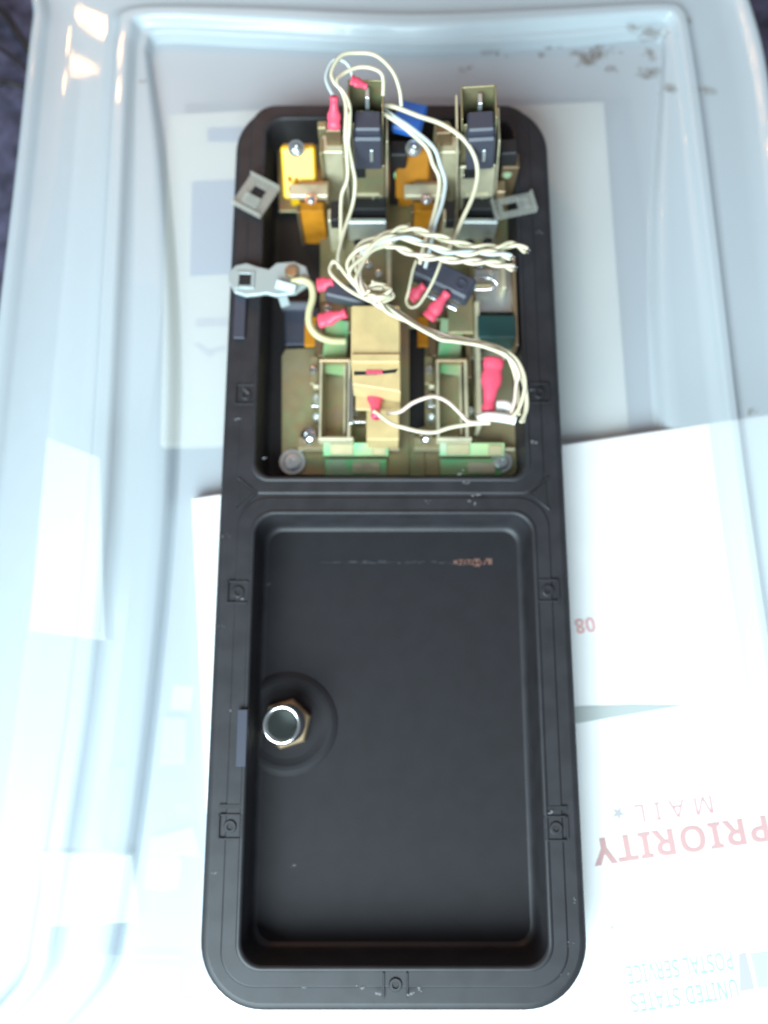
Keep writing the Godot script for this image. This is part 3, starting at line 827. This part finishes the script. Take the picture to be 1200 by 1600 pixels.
	fb(m, "bracket_arm", Vector3(-0.0691, 0.0142, -0.3695), Vector3(-0.0411, 0.019, -0.3595), M.cream_steel, off)
	fb(m, "rail_cap", Vector3(-0.0627, 0.0059, -0.3727), Vector3(-0.0403, 0.018, -0.3607), M.bronze, off)
	screw(m, Vector3(-0.0531, 0.02, -0.3557) + off, 0.003)
	screw(m, Vector3(-0.0629, 0.036, -0.3863) + off, 0.004, Basis(Vector3.RIGHT, 0.5))
	# channel that leads the coin to the door: two walls, a floor, a lip and a foot
	fb(m, "channel_wall", Vector3(-0.0462, -0.026, -0.2416), Vector3(-0.0444, -0.002, -0.1815), M.cream_steel, off)
	fb(m, "channel_wall", Vector3(-0.0261, -0.026, -0.2416), Vector3(-0.0238, -0.002, -0.1815), M.cream_steel, off)
	fb(m, "channel_floor", Vector3(-0.0456, -0.019, -0.248), Vector3(-0.0268, -0.017, -0.1864), M.plated_steel, off)
	fb(m, "channel_lip", Vector3(-0.0466, -0.012, -0.1825), Vector3(-0.0217, -0.002, -0.1801), M.cream_steel, off)
	st = mb()
	add_box(st, Transform3D(Basis(Vector3.RIGHT, 0.42), Vector3(-0.0204, -0.017, -0.1776) + off), Vector3(0.0235, 0.0008, 0.0048), 0.0004)
	obj("foot", st, M.bloom_steel, m)
	st = mb()
	add_box(st, Transform3D(Basis(Vector3.RIGHT, 0.42), Vector3(-0.0305, -0.016, -0.1773) + off), Vector3(0.0085, 0.0006, 0.0040), 0.0003)
	add_box(st, Transform3D(Basis(Vector3.RIGHT, 0.42), Vector3(-0.0037, -0.016, -0.1768) + off), Vector3(0.0050, 0.0006, 0.0036), 0.0003)
	obj("foot_pad", st, M.plated_steel, m)
	st = mb()
	add_box(st, Transform3D(Basis(Vector3.RIGHT, 0.12), Vector3(-0.0205, -0.0244, -0.1663) + off), Vector3(0.0225, 0.0008, 0.0062), 0.0004)
	obj("foot_flange", st, M.bloom_steel, m)
	st = mb()
	add_box(st, Transform3D(Basis(Vector3.RIGHT, 0.12), Vector3(-0.013, -0.0236, -0.1656) + off), Vector3(0.0100, 0.0006, 0.0040), 0.0003)
	obj("flange_pad", st, M.cream_steel, m)
	st = mb()
	add_box(st, Transform3D(Basis(Vector3.BACK, -0.35) * Basis(Vector3.RIGHT, 0.25), Vector3(-0.0357, -0.008, -0.2532) + off), Vector3(0.0088, 0.0008, 0.0200), 0.0004)
	obj("coin_chute", st, M.bloom_steel, m)
	# bent ears, edges and small fixings round the channel
	fb(m, "channel_edge", Vector3(-0.0439, -0.018, -0.2411), Vector3(-0.0428, -0.008, -0.1844), M.plated_steel, off)
	fb(m, "channel_edge", Vector3(-0.0291, -0.018, -0.2411), Vector3(-0.0277, -0.008, -0.1844), M.cream_steel, off)
	fb(m, "side_bracket", Vector3(-0.0543, -0.013, -0.247), Vector3(-0.0482, -0.01, -0.2251), M.plated_steel, off)
	fb(m, "side_bracket", Vector3(-0.0238, -0.022, -0.2695), Vector3(-0.0205, -0.006, -0.2284), M.brown_steel, off)
	fb(m, "foot_edge", Vector3(-0.0623, -0.022, -0.1797), Vector3(-0.0437, -0.019, -0.1778), M.cream_steel, off)
	fb(m, "foot_edge", Vector3(0.0019, -0.022, -0.1797), Vector3(0.0112, -0.019, -0.1778), M.cream_steel, off)
	fb(m, "return_gate", Vector3(-0.0474, -0.012, -0.29), Vector3(-0.0284, -0.008, -0.2745), M.brown_steel, off)
	fb(m, "return_gate", Vector3(-0.0512, -0.016, -0.2764), Vector3(-0.0445, -0.012, -0.2479), M.brown_steel, off)
	fb(m, "gate_arm", Vector3(-0.0244, -0.004, -0.3002), Vector3(-0.0047, 0.002, -0.2966), M.plated_steel, off)
	fb(m, "gate_arm", Vector3(-0.0193, -0.014, -0.3305), Vector3(0.0019, -0.01, -0.3077), M.plated_steel, off)
	fb(m, "gate_arm", Vector3(0.0019, -0.014, -0.3302), Vector3(0.0056, 0.004, -0.294), M.cream_steel, off)
	fb(m, "web_plate", Vector3(-0.0325, -0.015, -0.313), Vector3(0, -0.012, -0.2662), M.plated_steel, off)
	fb(m, "web_plate", Vector3(-0.021, -0.019, -0.2722), Vector3(0.0105, -0.016, -0.2476), M.cream_steel, off)
	fb(m, "web_edge", Vector3(-0.0222, -0.016, -0.2724), Vector3(0.0095, -0.009, -0.2699), M.plated_steel, off)
	fb(m, "amber_tab", Vector3(-0.0591, -0.018, -0.2805), Vector3(-0.0448, -0.014, -0.2569), M.amber, off)
	for q in [Vector3(-0.0116, -0.009, -0.3198), Vector3(-0.0417, -0.007, -0.2833), Vector3(-0.0514, -0.009, -0.2356), Vector3(-0.0038, -0.009, -0.3124)]:
		screw(m, q + off, 0.0020)
	for q in [Vector3(-0.0497, -0.016, -0.2175), Vector3(-0.0206, -0.016, -0.2076), Vector3(-0.0495, -0.016, -0.2026)]:
		st = mb()
		add_lathe(st, Transform3D(Basis(), q + off), [Vector2(0.0026, -0.008), Vector2(0.0026, 0.0), Vector2(0.0018, 0.0008), Vector2(0.0, 0.0004)], 6, true)
		obj("stud", st, M.zinc, m)
	fb(m, "cross_rib", Vector3(-0.047, -0.008, -0.2412), Vector3(-0.024, 0, -0.2387), M.bronze, off)
	fb(m, "channel_tab", Vector3(-0.0515, -0.014, -0.2243), Vector3(-0.0473, -0.008, -0.2223), M.cream_steel, off)
	fb(m, "channel_tab", Vector3(-0.0526, -0.014, -0.2095), Vector3(-0.0471, -0.008, -0.2071), M.bright_steel, off)
	screw(m, Vector3(-0.0548, -0.016, -0.1875) + off, 0.0046, Basis(Vector3.BACK, 0.5))
	st = mb()
	add_box(st, Transform3D(Basis(), Vector3(-0.0527, -0.02, -0.1824) + off), Vector3(0.010, 0.004, 0.0045), 0.0008)
	obj("corner_block", st, M.plated_steel, m)
	if k == 0:
		# tan cover
		st = mb()
		var lo := Vector3(-0.0222, 0.04, -0.2626)
		var hi := Vector3(0.0111, 0.04, -0.2208)
		bx(st, Vector3(lo.x, 0.004, lo.z), Vector3(hi.x, 0.040, hi.z), 0.0012)
		bx(st, Vector3(lo.x + 0.0005, 0.0395, Vector3(-0.2562, 0.042, -0.2259).z), Vector3(hi.x - 0.0005, 0.0425, Vector3(-0.2556, 0.042, -0.2199).z), 0.001)
		var cover := obj("tan_cover", st, M.tan, m)
		st = mb()
		add_slab(st, PackedVector2Array([Vector2(-0.0219, -0.2216), Vector2(0.0112, -0.2216), Vector2(0.0111, -0.2007), Vector2(-0.0043, -0.2034), Vector2(-0.0209, -0.2061)]), 0.016, 0.0375, 0.0008)
		obj("cover_apron", st, M.tan, cover)
		st = mb()
		add_slab(st, PackedVector2Array([Vector2(-0.0201, -0.2152), Vector2(-0.0051, -0.2152), Vector2(0.0094, -0.217), Vector2(0.0077, -0.2143), Vector2(-0.0051, -0.2129), Vector2(-0.0201, -0.2125)]), 0.0370, 0.0378, 0.0001)
		obj("cover_slit", st, M.dull_black, cover)
		st = mb()
		bx(st, Vector3(-0.012, 0.037, -0.2161), Vector3(-0.0009, 0.0382, -0.2133), 0.0002)
		obj("slit_tab", st, M.red_vinyl, cover)
		st = mb()
		bx(st, Vector3(-0.0197, 0.012, -0.2145), Vector3(0.0115, 0.015, -0.1964), 0.0006)
		obj("cover_step", st, M.tan, cover)
		st = mb()
		var a := Vector3(-0.0122, 0.004, -0.2004)
		var b := Vector3(0.0107, 0.004, -0.1782)
		bx(st, Vector3(a.x, -0.024, a.z), Vector3(b.x, 0.004, b.z), 0.0008)
		obj("cover_foot", st, M.tan, cover)
		fb(m, "bright_rail", Vector3(-0.0251, -0.02, -0.226), Vector3(-0.0219, 0, -0.1913), M.bright_steel)
		fb(m, "bright_rail", Vector3(-0.0217, -0.01, -0.1946), Vector3(-0.0127, 0, -0.1922), M.bright_steel)
		st = mb()
		add_box(st, Transform3D(Basis(Vector3.UP, -0.25), Vector3(-0.0249, 0.02, -0.2796)), Vector3(0.016, 0.006, 0.006), 0.0015)
		obj("micro_switch", st, M.switch_plastic, m)
	else:
		# black switch with its lever, teal block
		st = mb()
		var sw := Transform3D(Basis(Vector3.UP, -0.50), Vector3(0.0423, 0.026, -0.2883))
		add_box(st, sw, Vector3(0.0215, 0.007, 0.0085), 0.0018)
		add_lathe(st, sw * Transform3D(Basis(), Vector3(0.013, 0.007, 0.001)), [Vector2(0.0042, 0.0), Vector2(0.0040, 0.0012), Vector2(0.0028, 0.0012), Vector2(0.0024, -0.001), Vector2(0.0, -0.001)], 20)
		add_lathe(st, sw * Transform3D(Basis(), Vector3(-0.013, 0.007, -0.001)), [Vector2(0.0036, 0.0), Vector2(0.0034, 0.0014), Vector2(0.0, 0.0014)], 20)
		var ms := obj("micro_switch", st, M.switch_plastic, m)
		st = mb()
		add_tube(st, smooth([sw * Vector3(0.018, 0.004, -0.006), Vector3(0.0669, 0.024, -0.2923), Vector3(0.0761, 0.022, -0.2914), Vector3(0.0799, 0.02, -0.2885), Vector3(0.0747, 0.018, -0.2856), Vector3(0.064, 0.016, -0.2867)], 5), 0.0011)
		obj("switch_lever", st, M.bright_steel, ms)
		st = mb()
		add_box(st, sw * Transform3D(Basis(), Vector3(0, -0.008, 0.011)), Vector3(0.017, 0.001, 0.002), 0.0004)
		obj("switch_strap", st, M.bright_steel, ms)
		fb(m, "side_housing", Vector3(0.0863, -0.0495, -0.3913), Vector3(0.0989, 0.024, -0.3793), M.brown_steel)
		fb(m, "side_housing", Vector3(0.0834, -0.0509, -0.3774), Vector3(0.09, 0.012, -0.3674), M.bronze)
		fb(m, "teal_tab", Vector3(0.0697, 0.016, -0.3803), Vector3(0.0779, 0.034, -0.3743), M.teal)
		fb(m, "outer_rail", Vector3(0.0945, -0.026, -0.3197), Vector3(0.0968, 0.004, -0.2488), M.bronze)
		fb(m, "teal_block", Vector3(0.0677, -0.026, -0.2717), Vector3(0.0948, 0.006, -0.2543), M.teal)
		fb(m, "grey_bracket", Vector3(0.0677, -0.012, -0.3161), Vector3(0.0963, -0.008, -0.2807), M.zinc)
		fb(m, "bright_rail", Vector3(0.0659, -0.024, -0.2838), Vector3(0.0695, 0.004, -0.1899), M.cream_steel)
		fb(m, "bracket_web", Vector3(0.0467, -0.004, -0.291), Vector3(0.0654, 0, -0.2606), M.plated_steel)

func lens_shape(off: Vector3) -> SurfaceTool:
	var st := mb()
	var c := Vector3(-0.0627, 0.014, -0.3831) + off
	var fr := Transform3D(Basis(Vector3.RIGHT, -0.75), c)
	add_box(st, fr * Transform3D(Basis(Vector3.RIGHT, PI / 2), Vector3.ZERO), Vector3(0.0125, 0.006, 0.0185), 0.0016)
	add_box(st, Transform3D(Basis(), c + Vector3(0, -0.020, -0.004)), Vector3(0.010, 0.019, 0.008), 0.001)
	return st

# ------------------------------------------------------------------ wires
func twist(path: PackedVector3Array, r: float, turns: float, phase: float) -> PackedVector3Array:
	var out := PackedVector3Array()
	for i in path.size():
		var d := (path[mini(i + 1, path.size() - 1)] - path[maxi(i - 1, 0)]).normalized()
		var s := d.cross(Vector3.UP).normalized()
		var u := s.cross(d)
		var a := TAU * turns * i / path.size() + phase
		out.append(path[i] + (s * cos(a) + u * sin(a)) * r)
	return out

func strand(t: Node3D, pts: Array, m: Material, r: float = 0.00135, n: int = 6) -> void:
	var st := mb()
	var loose := []
	for p in pts: loose.append(p + Vector3(rng.randfn(0, 0.0006), rng.randfn(0, 0.0008), rng.randfn(0, 0.0006)))
	add_tube(st, smooth(loose, n), r)
	obj("wire", st, m, t)

func twisted(t: Node3D, pts: Array, turns: float, m: Array, rr: float = 0.0014) -> void:
	var path := smooth(pts, 12)
	for k in m.size():
		var st := mb()
		var q := twist(path, rr, turns, TAU * k / m.size())
		add_tube(st, q, 0.00135)
		var w := obj("wire", st, m[k], t)
		# bare ends of the cut wires
		st = mb()
		var e := q[-1]
		var dd := (q[-1] - q[-2]).normalized()
		add_tube(st, PackedVector3Array([e, e + dd * 0.003]), 0.0006, 7)
		obj("bare_end", st, M.bright_steel, w)

func spade(t: Node3D, a: Vector3, b: Vector3, r: float, called: String = "spade_connector") -> void:
	var st := mb()
	var path := PackedVector3Array()
	st.set_smooth_group(1)
	var d := b - a
	var side := d.normalized().cross(Vector3.UP).normalized()
	var up := side.cross(d.normalized())
	var rings := []
	for q in [[0.0, 0.2], [0.01, 0.85], [0.05, 1.0], [0.16, 1.0], [0.20, 0.90], [0.26, 0.90], [0.30, 1.0], [0.45, 1.0], [0.60, 0.76], [0.70, 0.70], [0.76, 0.62], [0.84, 0.62], [0.88, 0.72], [0.95, 0.72], [0.99, 0.6], [1.0, 0.2]]:
		var ring := PackedVector3Array()
		for k in 16:
			var an := TAU * k / 16
			var wide: float = 1.0 if q[0] < 0.5 else 0.9
			var tall: float = 0.62 if q[0] < 0.5 else 0.85
			ring.append(a + d * q[0] - side * cos(an) * r * q[1] * wide + up * sin(an) * r * q[1] * tall)
		rings.append(ring)
	add_loft(st, rings, true, 1)
	obj(called, st, M.red_vinyl, t)

func harness() -> void:
	var t := thing("wiring_harness", "tangled cream white wires with red spade connectors over the coin mechanisms", "wiring", Vector3(0.01, -0.02, -0.29))
	# loops at the top of the left tower
	strand(t, [Vector3(0.011, 0.085, -0.3819), Vector3(0.01, 0.093, -0.3879), Vector3(0.005, 0.099, -0.3983), Vector3(-0.005, 0.1, -0.4076), Vector3(-0.0166, 0.1, -0.4105), Vector3(-0.0278, 0.1, -0.4061), Vector3(-0.0335, 0.099, -0.3983), Vector3(-0.0323, 0.097, -0.3894), Vector3(-0.0266, 0.094, -0.3842), Vector3(-0.0225, 0.09, -0.3769), Vector3(-0.0235, 0.084, -0.3662), Vector3(-0.0242, 0.076, -0.3602), Vector3(-0.0216, 0.064, -0.3539), Vector3(-0.0192, 0.056, -0.3452), Vector3(-0.0225, 0.048, -0.3343), Vector3(-0.0274, 0.044, -0.3186), Vector3(-0.0309, 0.04, -0.3), Vector3(-0.0323, 0.036, -0.2916)], M.wire)
	strand(t, [Vector3(0, 0.09, -0.3856), Vector3(-0.0008, 0.097, -0.3933), Vector3(-0.0062, 0.099, -0.3983), Vector3(-0.0166, 0.099, -0.4002), Vector3(-0.0269, 0.098, -0.3972), Vector3(-0.0302, 0.097, -0.3904), Vector3(-0.0274, 0.094, -0.3852), Vector3(-0.0246, 0.09, -0.3759), Vector3(-0.0249, 0.08, -0.3621), Vector3(-0.0235, 0.07, -0.3549), Vector3(-0.0253, 0.058, -0.3473), Vector3(-0.0286, 0.05, -0.3394), Vector3(-0.0292, 0.044, -0.3236), Vector3(-0.0306, 0.038, -0.3051)], M.wire)
	strand(t, [Vector3(-0.0332, 0.094, -0.3823), Vector3(-0.0365, 0.097, -0.3942), Vector3(-0.0345, 0.098, -0.404), Vector3(-0.0283, 0.098, -0.4069), Vector3(-0.0229, 0.097, -0.402), Vector3(-0.0208, 0.094, -0.3929)], M.wire_blue, 0.0013)
	# the pair and the single that fall from the tower towards the bundle
	strand(t, [Vector3(0, 0.08, -0.382), Vector3(0.0093, 0.08, -0.3771), Vector3(0.0195, 0.078, -0.3709), Vector3(0.033, 0.07, -0.3618), Vector3(0.0385, 0.064, -0.3529), Vector3(0.0413, 0.058, -0.3439), Vector3(0.0397, 0.054, -0.3309), Vector3(0.0343, 0.052, -0.3152), Vector3(0.0306, 0.046, -0.2994), Vector3(0.0272, 0.04, -0.2894)], M.wire_blue, 0.0015)
	strand(t, [Vector3(-0.0008, 0.08, -0.379), Vector3(0.0068, 0.079, -0.375), Vector3(0.0158, 0.076, -0.3695), Vector3(0.0275, 0.07, -0.3618), Vector3(0.0342, 0.064, -0.3544), Vector3(0.0375, 0.058, -0.3463), Vector3(0.0362, 0.054, -0.3333), Vector3(0.0318, 0.052, -0.3161), Vector3(0.028, 0.046, -0.3004), Vector3(0.0242, 0.04, -0.2918)], M.wire, 0.0015)
	strand(t, [Vector3(-0.0017, 0.082, -0.3853), Vector3(0.0076, 0.082, -0.3833), Vector3(0.0234, 0.08, -0.379), Vector3(0.0384, 0.076, -0.3744), Vector3(0.0523, 0.072, -0.3661), Vector3(0.0609, 0.066, -0.3588), Vector3(0.0635, 0.06, -0.3498), Vector3(0.0607, 0.054, -0.3368), Vector3(0.0534, 0.05, -0.3213), Vector3(0.0478, 0.046, -0.3111), Vector3(0.044, 0.042, -0.3018), Vector3(0.0398, 0.038, -0.2953)], M.wire, 0.0016)
	# small loop hanging in front of the right mechanism
	strand(t, [Vector3(0.0391, 0.048, -0.2964), Vector3(0.0364, 0.048, -0.2868), Vector3(0.0329, 0.046, -0.2756), Vector3(0.0277, 0.044, -0.2662), Vector3(0.0216, 0.042, -0.2602), Vector3(0.0169, 0.042, -0.2588), Vector3(0.0152, 0.042, -0.2635), Vector3(0.0169, 0.044, -0.2705), Vector3(0.02, 0.044, -0.2847), Vector3(0.0218, 0.044, -0.2929)], M.wire, 0.00115)
	# small bight on the left of the bundle
	strand(t, [Vector3(-0.0094, 0.05, -0.2622), Vector3(-0.0171, 0.052, -0.2677), Vector3(-0.0253, 0.052, -0.278), Vector3(-0.0319, 0.05, -0.2866), Vector3(-0.0358, 0.05, -0.2876), Vector3(-0.0353, 0.05, -0.2819), Vector3(-0.0291, 0.052, -0.2723), Vector3(-0.0205, 0.052, -0.2649), Vector3(-0.0106, 0.052, -0.2593), Vector3(0, 0.05, -0.2557)], M.wire)
	# the C shaped bundle, five strands
	for k in 5:
		var pts := []
		var c: Array = [Vector3(0.0215, 0.056, -0.3079), Vector3(0.0095, 0.056, -0.3069), Vector3(-0.0009, 0.057, -0.3016), Vector3(-0.0102, 0.058, -0.2962), Vector3(-0.017, 0.058, -0.2887), Vector3(-0.0199, 0.058, -0.2803), Vector3(-0.0186, 0.057, -0.2725), Vector3(-0.0135, 0.056, -0.2647), Vector3(-0.0068, 0.055, -0.2587), Vector3(0.0008, 0.053, -0.2542), Vector3(0.0111, 0.05, -0.2492), Vector3(0.0213, 0.048, -0.2438), Vector3(0.0332, 0.046, -0.2383), Vector3(0.0453, 0.044, -0.2355), Vector3(0.06, 0.042, -0.2337), Vector3(0.073, 0.04, -0.2313), Vector3(0.0839, 0.038, -0.2262), Vector3(0.0899, 0.036, -0.2179), Vector3(0.0924, 0.034, -0.2077), Vector3(0.0919, 0.032, -0.1948), Vector3(0.0897, 0.03, -0.1846)]
		for i in c.size():
			var a := TAU * (k / 5.0 + 0.11 * i)
			var w := 0.0042 if i < 9 else 0.0030
			if i > 16: w = 0.0040
			pts.append(c[i] + Vector3(cos(a) * w, sin(a) * w * 0.5, sin(a + 0.6) * w))
		strand(t, pts, [M.wire, M.wire, M.wire_pink, M.wire, M.wire][k], 0.0014)
	# twisted tails to the right, cut off
	twisted(t, [Vector3(-0.0107, 0.058, -0.2953), Vector3(-0.0009, 0.06, -0.3017), Vector3(0.0094, 0.06, -0.3069), Vector3(0.0192, 0.06, -0.3073), Vector3(0.0303, 0.06, -0.3035), Vector3(0.0413, 0.06, -0.2998), Vector3(0.0515, 0.06, -0.296), Vector3(0.0646, 0.06, -0.2941), Vector3(0.0765, 0.06, -0.2941), Vector3(0.0864, 0.06, -0.296), Vector3(0.0943, 0.06, -0.2918)], 4.0, [M.wire, M.wire])
	twisted(t, [Vector3(-0.0171, 0.056, -0.288), Vector3(-0.0086, 0.057, -0.2949), Vector3(0.0009, 0.057, -0.2978), Vector3(0.012, 0.057, -0.294), Vector3(0.0235, 0.057, -0.2893), Vector3(0.0371, 0.057, -0.2874), Vector3(0.0515, 0.057, -0.2855), Vector3(0.0647, 0.057, -0.285), Vector3(0.0766, 0.057, -0.2832), Vector3(0.0859, 0.057, -0.2804)], 4.0, [M.wire, M.wire_pink])
	twisted(t, [Vector3(-0.0144, 0.06, -0.2894), Vector3(0, 0.062, -0.2986), Vector3(0.0136, 0.062, -0.2995), Vector3(0.0275, 0.062, -0.2948), Vector3(0.041, 0.062, -0.2901), Vector3(0.0528, 0.062, -0.2883), Vector3(0.0643, 0.062, -0.2892), Vector3(0.0752, 0.062, -0.2883), Vector3(0.0836, 0.062, -0.2855)], 3.0, [M.wire, M.wire_blue], 0.0012)
	# the knot where the bundle is tied
	for k in 4:
		var pts := []
		for i in 9:
			var a := TAU * i / 7.0 + k * 1.3
			pts.append(Vector3(-0.0034, 0.054, -0.262) + Vector3(cos(a) * 0.0075 + rng.randfn(0, 0.0012), 0.002 * k + rng.randfn(0, 0.0012) + sin(a) * 0.003, sin(a) * 0.0050 + i * 0.0006 - 0.003))
		strand(t, pts, M.wire, 0.0013)
	# lower run: white sleeve and the two leads to the tan cover
	var st := mb()
	add_tube(st, smooth([Vector3(0.0631, 0.026, -0.1851), Vector3(0.0691, 0.027, -0.1871), Vector3(0.0775, 0.028, -0.1863), Vector3(0.0853, 0.028, -0.1849), Vector3(0.0887, 0.028, -0.184)], 6), 0.0034, 14)
	obj("sleeve", st, M.sleeve, t)
	st = mb()
	add_tube(st, smooth([Vector3(0.0769, 0.022, -0.1966), Vector3(0.0829, 0.023, -0.1963), Vector3(0.087, 0.024, -0.1931)], 4), 0.0040, 12)
	obj("sleeve", st, M.sleeve, t)
	strand(t, [Vector3(0.0689, 0.028, -0.1844), Vector3(0.0578, 0.03, -0.1815), Vector3(0.0495, 0.034, -0.1873), Vector3(0.0425, 0.037, -0.1938), Vector3(0.0349, 0.038, -0.1975), Vector3(0.0272, 0.038, -0.1966), Vector3(0.0197, 0.034, -0.1941), Vector3(0.0113, 0.026, -0.1915), Vector3(0.0018, 0.02, -0.1918)], M.wire_pink, 0.0014)
	strand(t, [Vector3(0.0712, 0.026, -0.1833), Vector3(0.0595, 0.026, -0.1815), Vector3(0.0461, 0.026, -0.1797), Vector3(0.0345, 0.026, -0.177), Vector3(0.0232, 0.027, -0.1757), Vector3(0.0146, 0.028, -0.1772), Vector3(0.006, 0.026, -0.1824), Vector3(-0.0009, 0.024, -0.1895), Vector3(-0.007, 0.022, -0.1929)], M.wire, 0.0015)
	# red spade connectors
	spade(t, Vector3(0.0754, 0.028, -0.2296), Vector3(0.0707, 0.022, -0.1911), 0.0072)
	spade(t, Vector3(-0.0067, 0.016, -0.2148), Vector3(-0.0052, 0.022, -0.1874), 0.0056)
	spade(t, Vector3(-0.0331, 0.078, -0.3699), Vector3(-0.0322, 0.096, -0.3807), 0.0046)
	spade(t, Vector3(-0.047, 0.022, -0.2865), Vector3(-0.0351, 0.026, -0.2873), 0.0054)
	spade(t, Vector3(-0.0462, 0.016, -0.2619), Vector3(-0.0259, 0.024, -0.2644), 0.0056)
	spade(t, Vector3(0.0178, 0.028, -0.2735), Vector3(0.0283, 0.034, -0.2801), 0.0050)
	spade(t, Vector3(0.0304, 0.024, -0.26), Vector3(0.0443, 0.032, -0.2763), 0.0052)
	spade(t, Vector3(-0.0214, 0.1, -0.3898), Vector3(-0.0108, 0.096, -0.3874), 0.0036)
	# blue connector behind the wires
	st = mb()
	add_box(st, Transform3D(Basis(Vector3.UP, -0.25), Vector3(0.018, 0.05, -0.3996)), Vector3(0.0105, 0.004, 0.012), 0.0018)
	obj("blue_connector", st, M.blue_vinyl, t)

# ------------------------------------------------------------------ loose parts
func clip(called: String, label: String, at: Vector3, turn: float, size: Vector2) -> void:
	var t := thing(called, label, "clip", at, "clear plastic clips on the door frame")
	var fr := Transform3D(Basis(Vector3.UP, turn), at)
	var st := mb()
	var w := size.x / 2.0
	var l := size.y / 2.0
	var b := 0.30 * size.x
	# a frame round a square hole
	for s in [-1, 1]:
		add_box(st, fr * Transform3D(Basis(), Vector3(s * (w - b / 2), 0.0014, 0)), Vector3(b / 2, 0.0012, l), 0.0004)
		add_box(st, fr * Transform3D(Basis(), Vector3(0, 0.0014, s * (l - l * 0.24))), Vector3(w - b, 0.0012, l * 0.24), 0.0004)
	obj("clip_plate", st, M.smoky_clip, t)
	st = mb()
	add_box(st, fr * Transform3D(Basis(Vector3.RIGHT, 0.18), Vector3(0, 0.0040, l * 0.42)), Vector3(w - b * 0.8, 0.0008, l * 0.30), 0.0004)
	obj("clip_tongue", st, M.smoky_clip, t)
	for s in [-1, 1]:
		st = mb()
		add_box(st, fr * Transform3D(Basis(), Vector3(0, 0.0042, s * (l - 0.0008))), Vector3(w, 0.0016, 0.0008), 0.0003)
		obj("clip_edge", st, M.smoky_clip, t)

func loose_parts() -> void:
	clip("plastic_clip", "clear plastic clip lying tilted on the left rail of the door frame", Vector3(-0.0963, 0.002, -0.3697), -0.52, Vector2(0.0255, 0.0290))
	clip("plastic_clip", "clear plastic clip lying on the right rail of the door frame", Vector3(0.097, 0.002, -0.3611), 1.80, Vector2(0.0165, 0.0320))
	# latch arm with square hole, and its bent cream rod
	var t := thing("latch_arm", "pale grey latch arm with square hole and bent rod, left edge of door", "latch", Vector3(-0.0846, 0.002, -0.3002))
	var st := mb()
	var ax := Basis(Vector3.UP, -0.03)
	var o := PackedVector2Array()
	for q in [Vector2(-0.1081, -0.3097), Vector2(-0.1003, -0.3117), Vector2(-0.0923, -0.3087), Vector2(-0.0838, -0.3066), Vector2(-0.0784, -0.3117), Vector2(-0.0653, -0.3128), Vector2(-0.0568, -0.3087), Vector2(-0.0539, -0.3005), Vector2(-0.0556, -0.2934), Vector2(-0.0638, -0.2873), Vector2(-0.0776, -0.2853), Vector2(-0.0851, -0.2873), Vector2(-0.0906, -0.2863), Vector2(-0.0998, -0.2853), Vector2(-0.1082, -0.2883), Vector2(-0.1127, -0.2964), Vector2(-0.1126, -0.3046)]: o.append(q)
	var hole := Vector2(-0.1007, -0.2979)
	add_slab(st, o, 0.006, 0.0090, 0.0008)
	var arm := obj("arm", st, M.latch, t)
	st = mb()
	add_box(st, Transform3D(ax, Vector3(-0.1007, 0.0091, -0.2979)), Vector3(0.0042, 0.0004, 0.0042), 0.0003)
	obj("square_hole", st, M.dull_black, arm)
	st = mb()
	for s in [-1, 1]:
		add_box(st, Transform3D(ax, Vector3(-0.1006, 0.0094, -0.2977) + Vector3(s * 0.0056, 0, 0)), Vector3(0.0012, 0.0007, 0.0070), 0.0003)
		add_box(st, Transform3D(ax, Vector3(-0.1006, 0.0094, -0.2977) + Vector3(0, 0, s * 0.0056)), Vector3(0.0043, 0.0007, 0.0012), 0.0003)
	obj("hole_collar", st, M.latch, arm)
	st = mb()
	add_lathe(st, Transform3D(Basis(), Vector3(-0.067, 0.009, -0.3035)), [Vector2(0.0052, 0.0), Vector2(0.0050, 0.0022), Vector2(0.0034, 0.0028), Vector2(0.0, 0.0024)], 20)
	obj("rivet", st, M.bronze, arm)
	st = mb()
	add_box(st, Transform3D(Basis(Vector3.UP, -0.3) * Basis(Vector3.RIGHT, 0.5), Vector3(-0.0709, 0.012, -0.2908)), Vector3(0.0075, 0.0008, 0.0034), 0.0004)
	add_box(st, Transform3D(Basis(Vector3.UP, 0.35) * Basis(Vector3.RIGHT, 0.9), Vector3(-0.0736, 0, -0.2869)), Vector3(0.0034, 0.0008, 0.0055), 0.0004)
	obj("bent_tab", st, M.latch, arm)
	st = mb()
	add_tube(st, smooth([Vector3(-0.0667, 0.01, -0.2959), Vector3(-0.0581, 0.012, -0.2958), Vector3(-0.0525, 0.012, -0.2918), Vector3(-0.0512, 0.01, -0.2838), Vector3(-0.0539, 0.008, -0.2728), Vector3(-0.0534, 0.006, -0.2638), Vector3(-0.0479, 0.004, -0.2567), Vector3(-0.0389, 0, -0.2546), Vector3(-0.0289, -0.004, -0.2559)], 6), 0.0026, 12)
	obj("bent_rod", st, M.cream_tube, t)
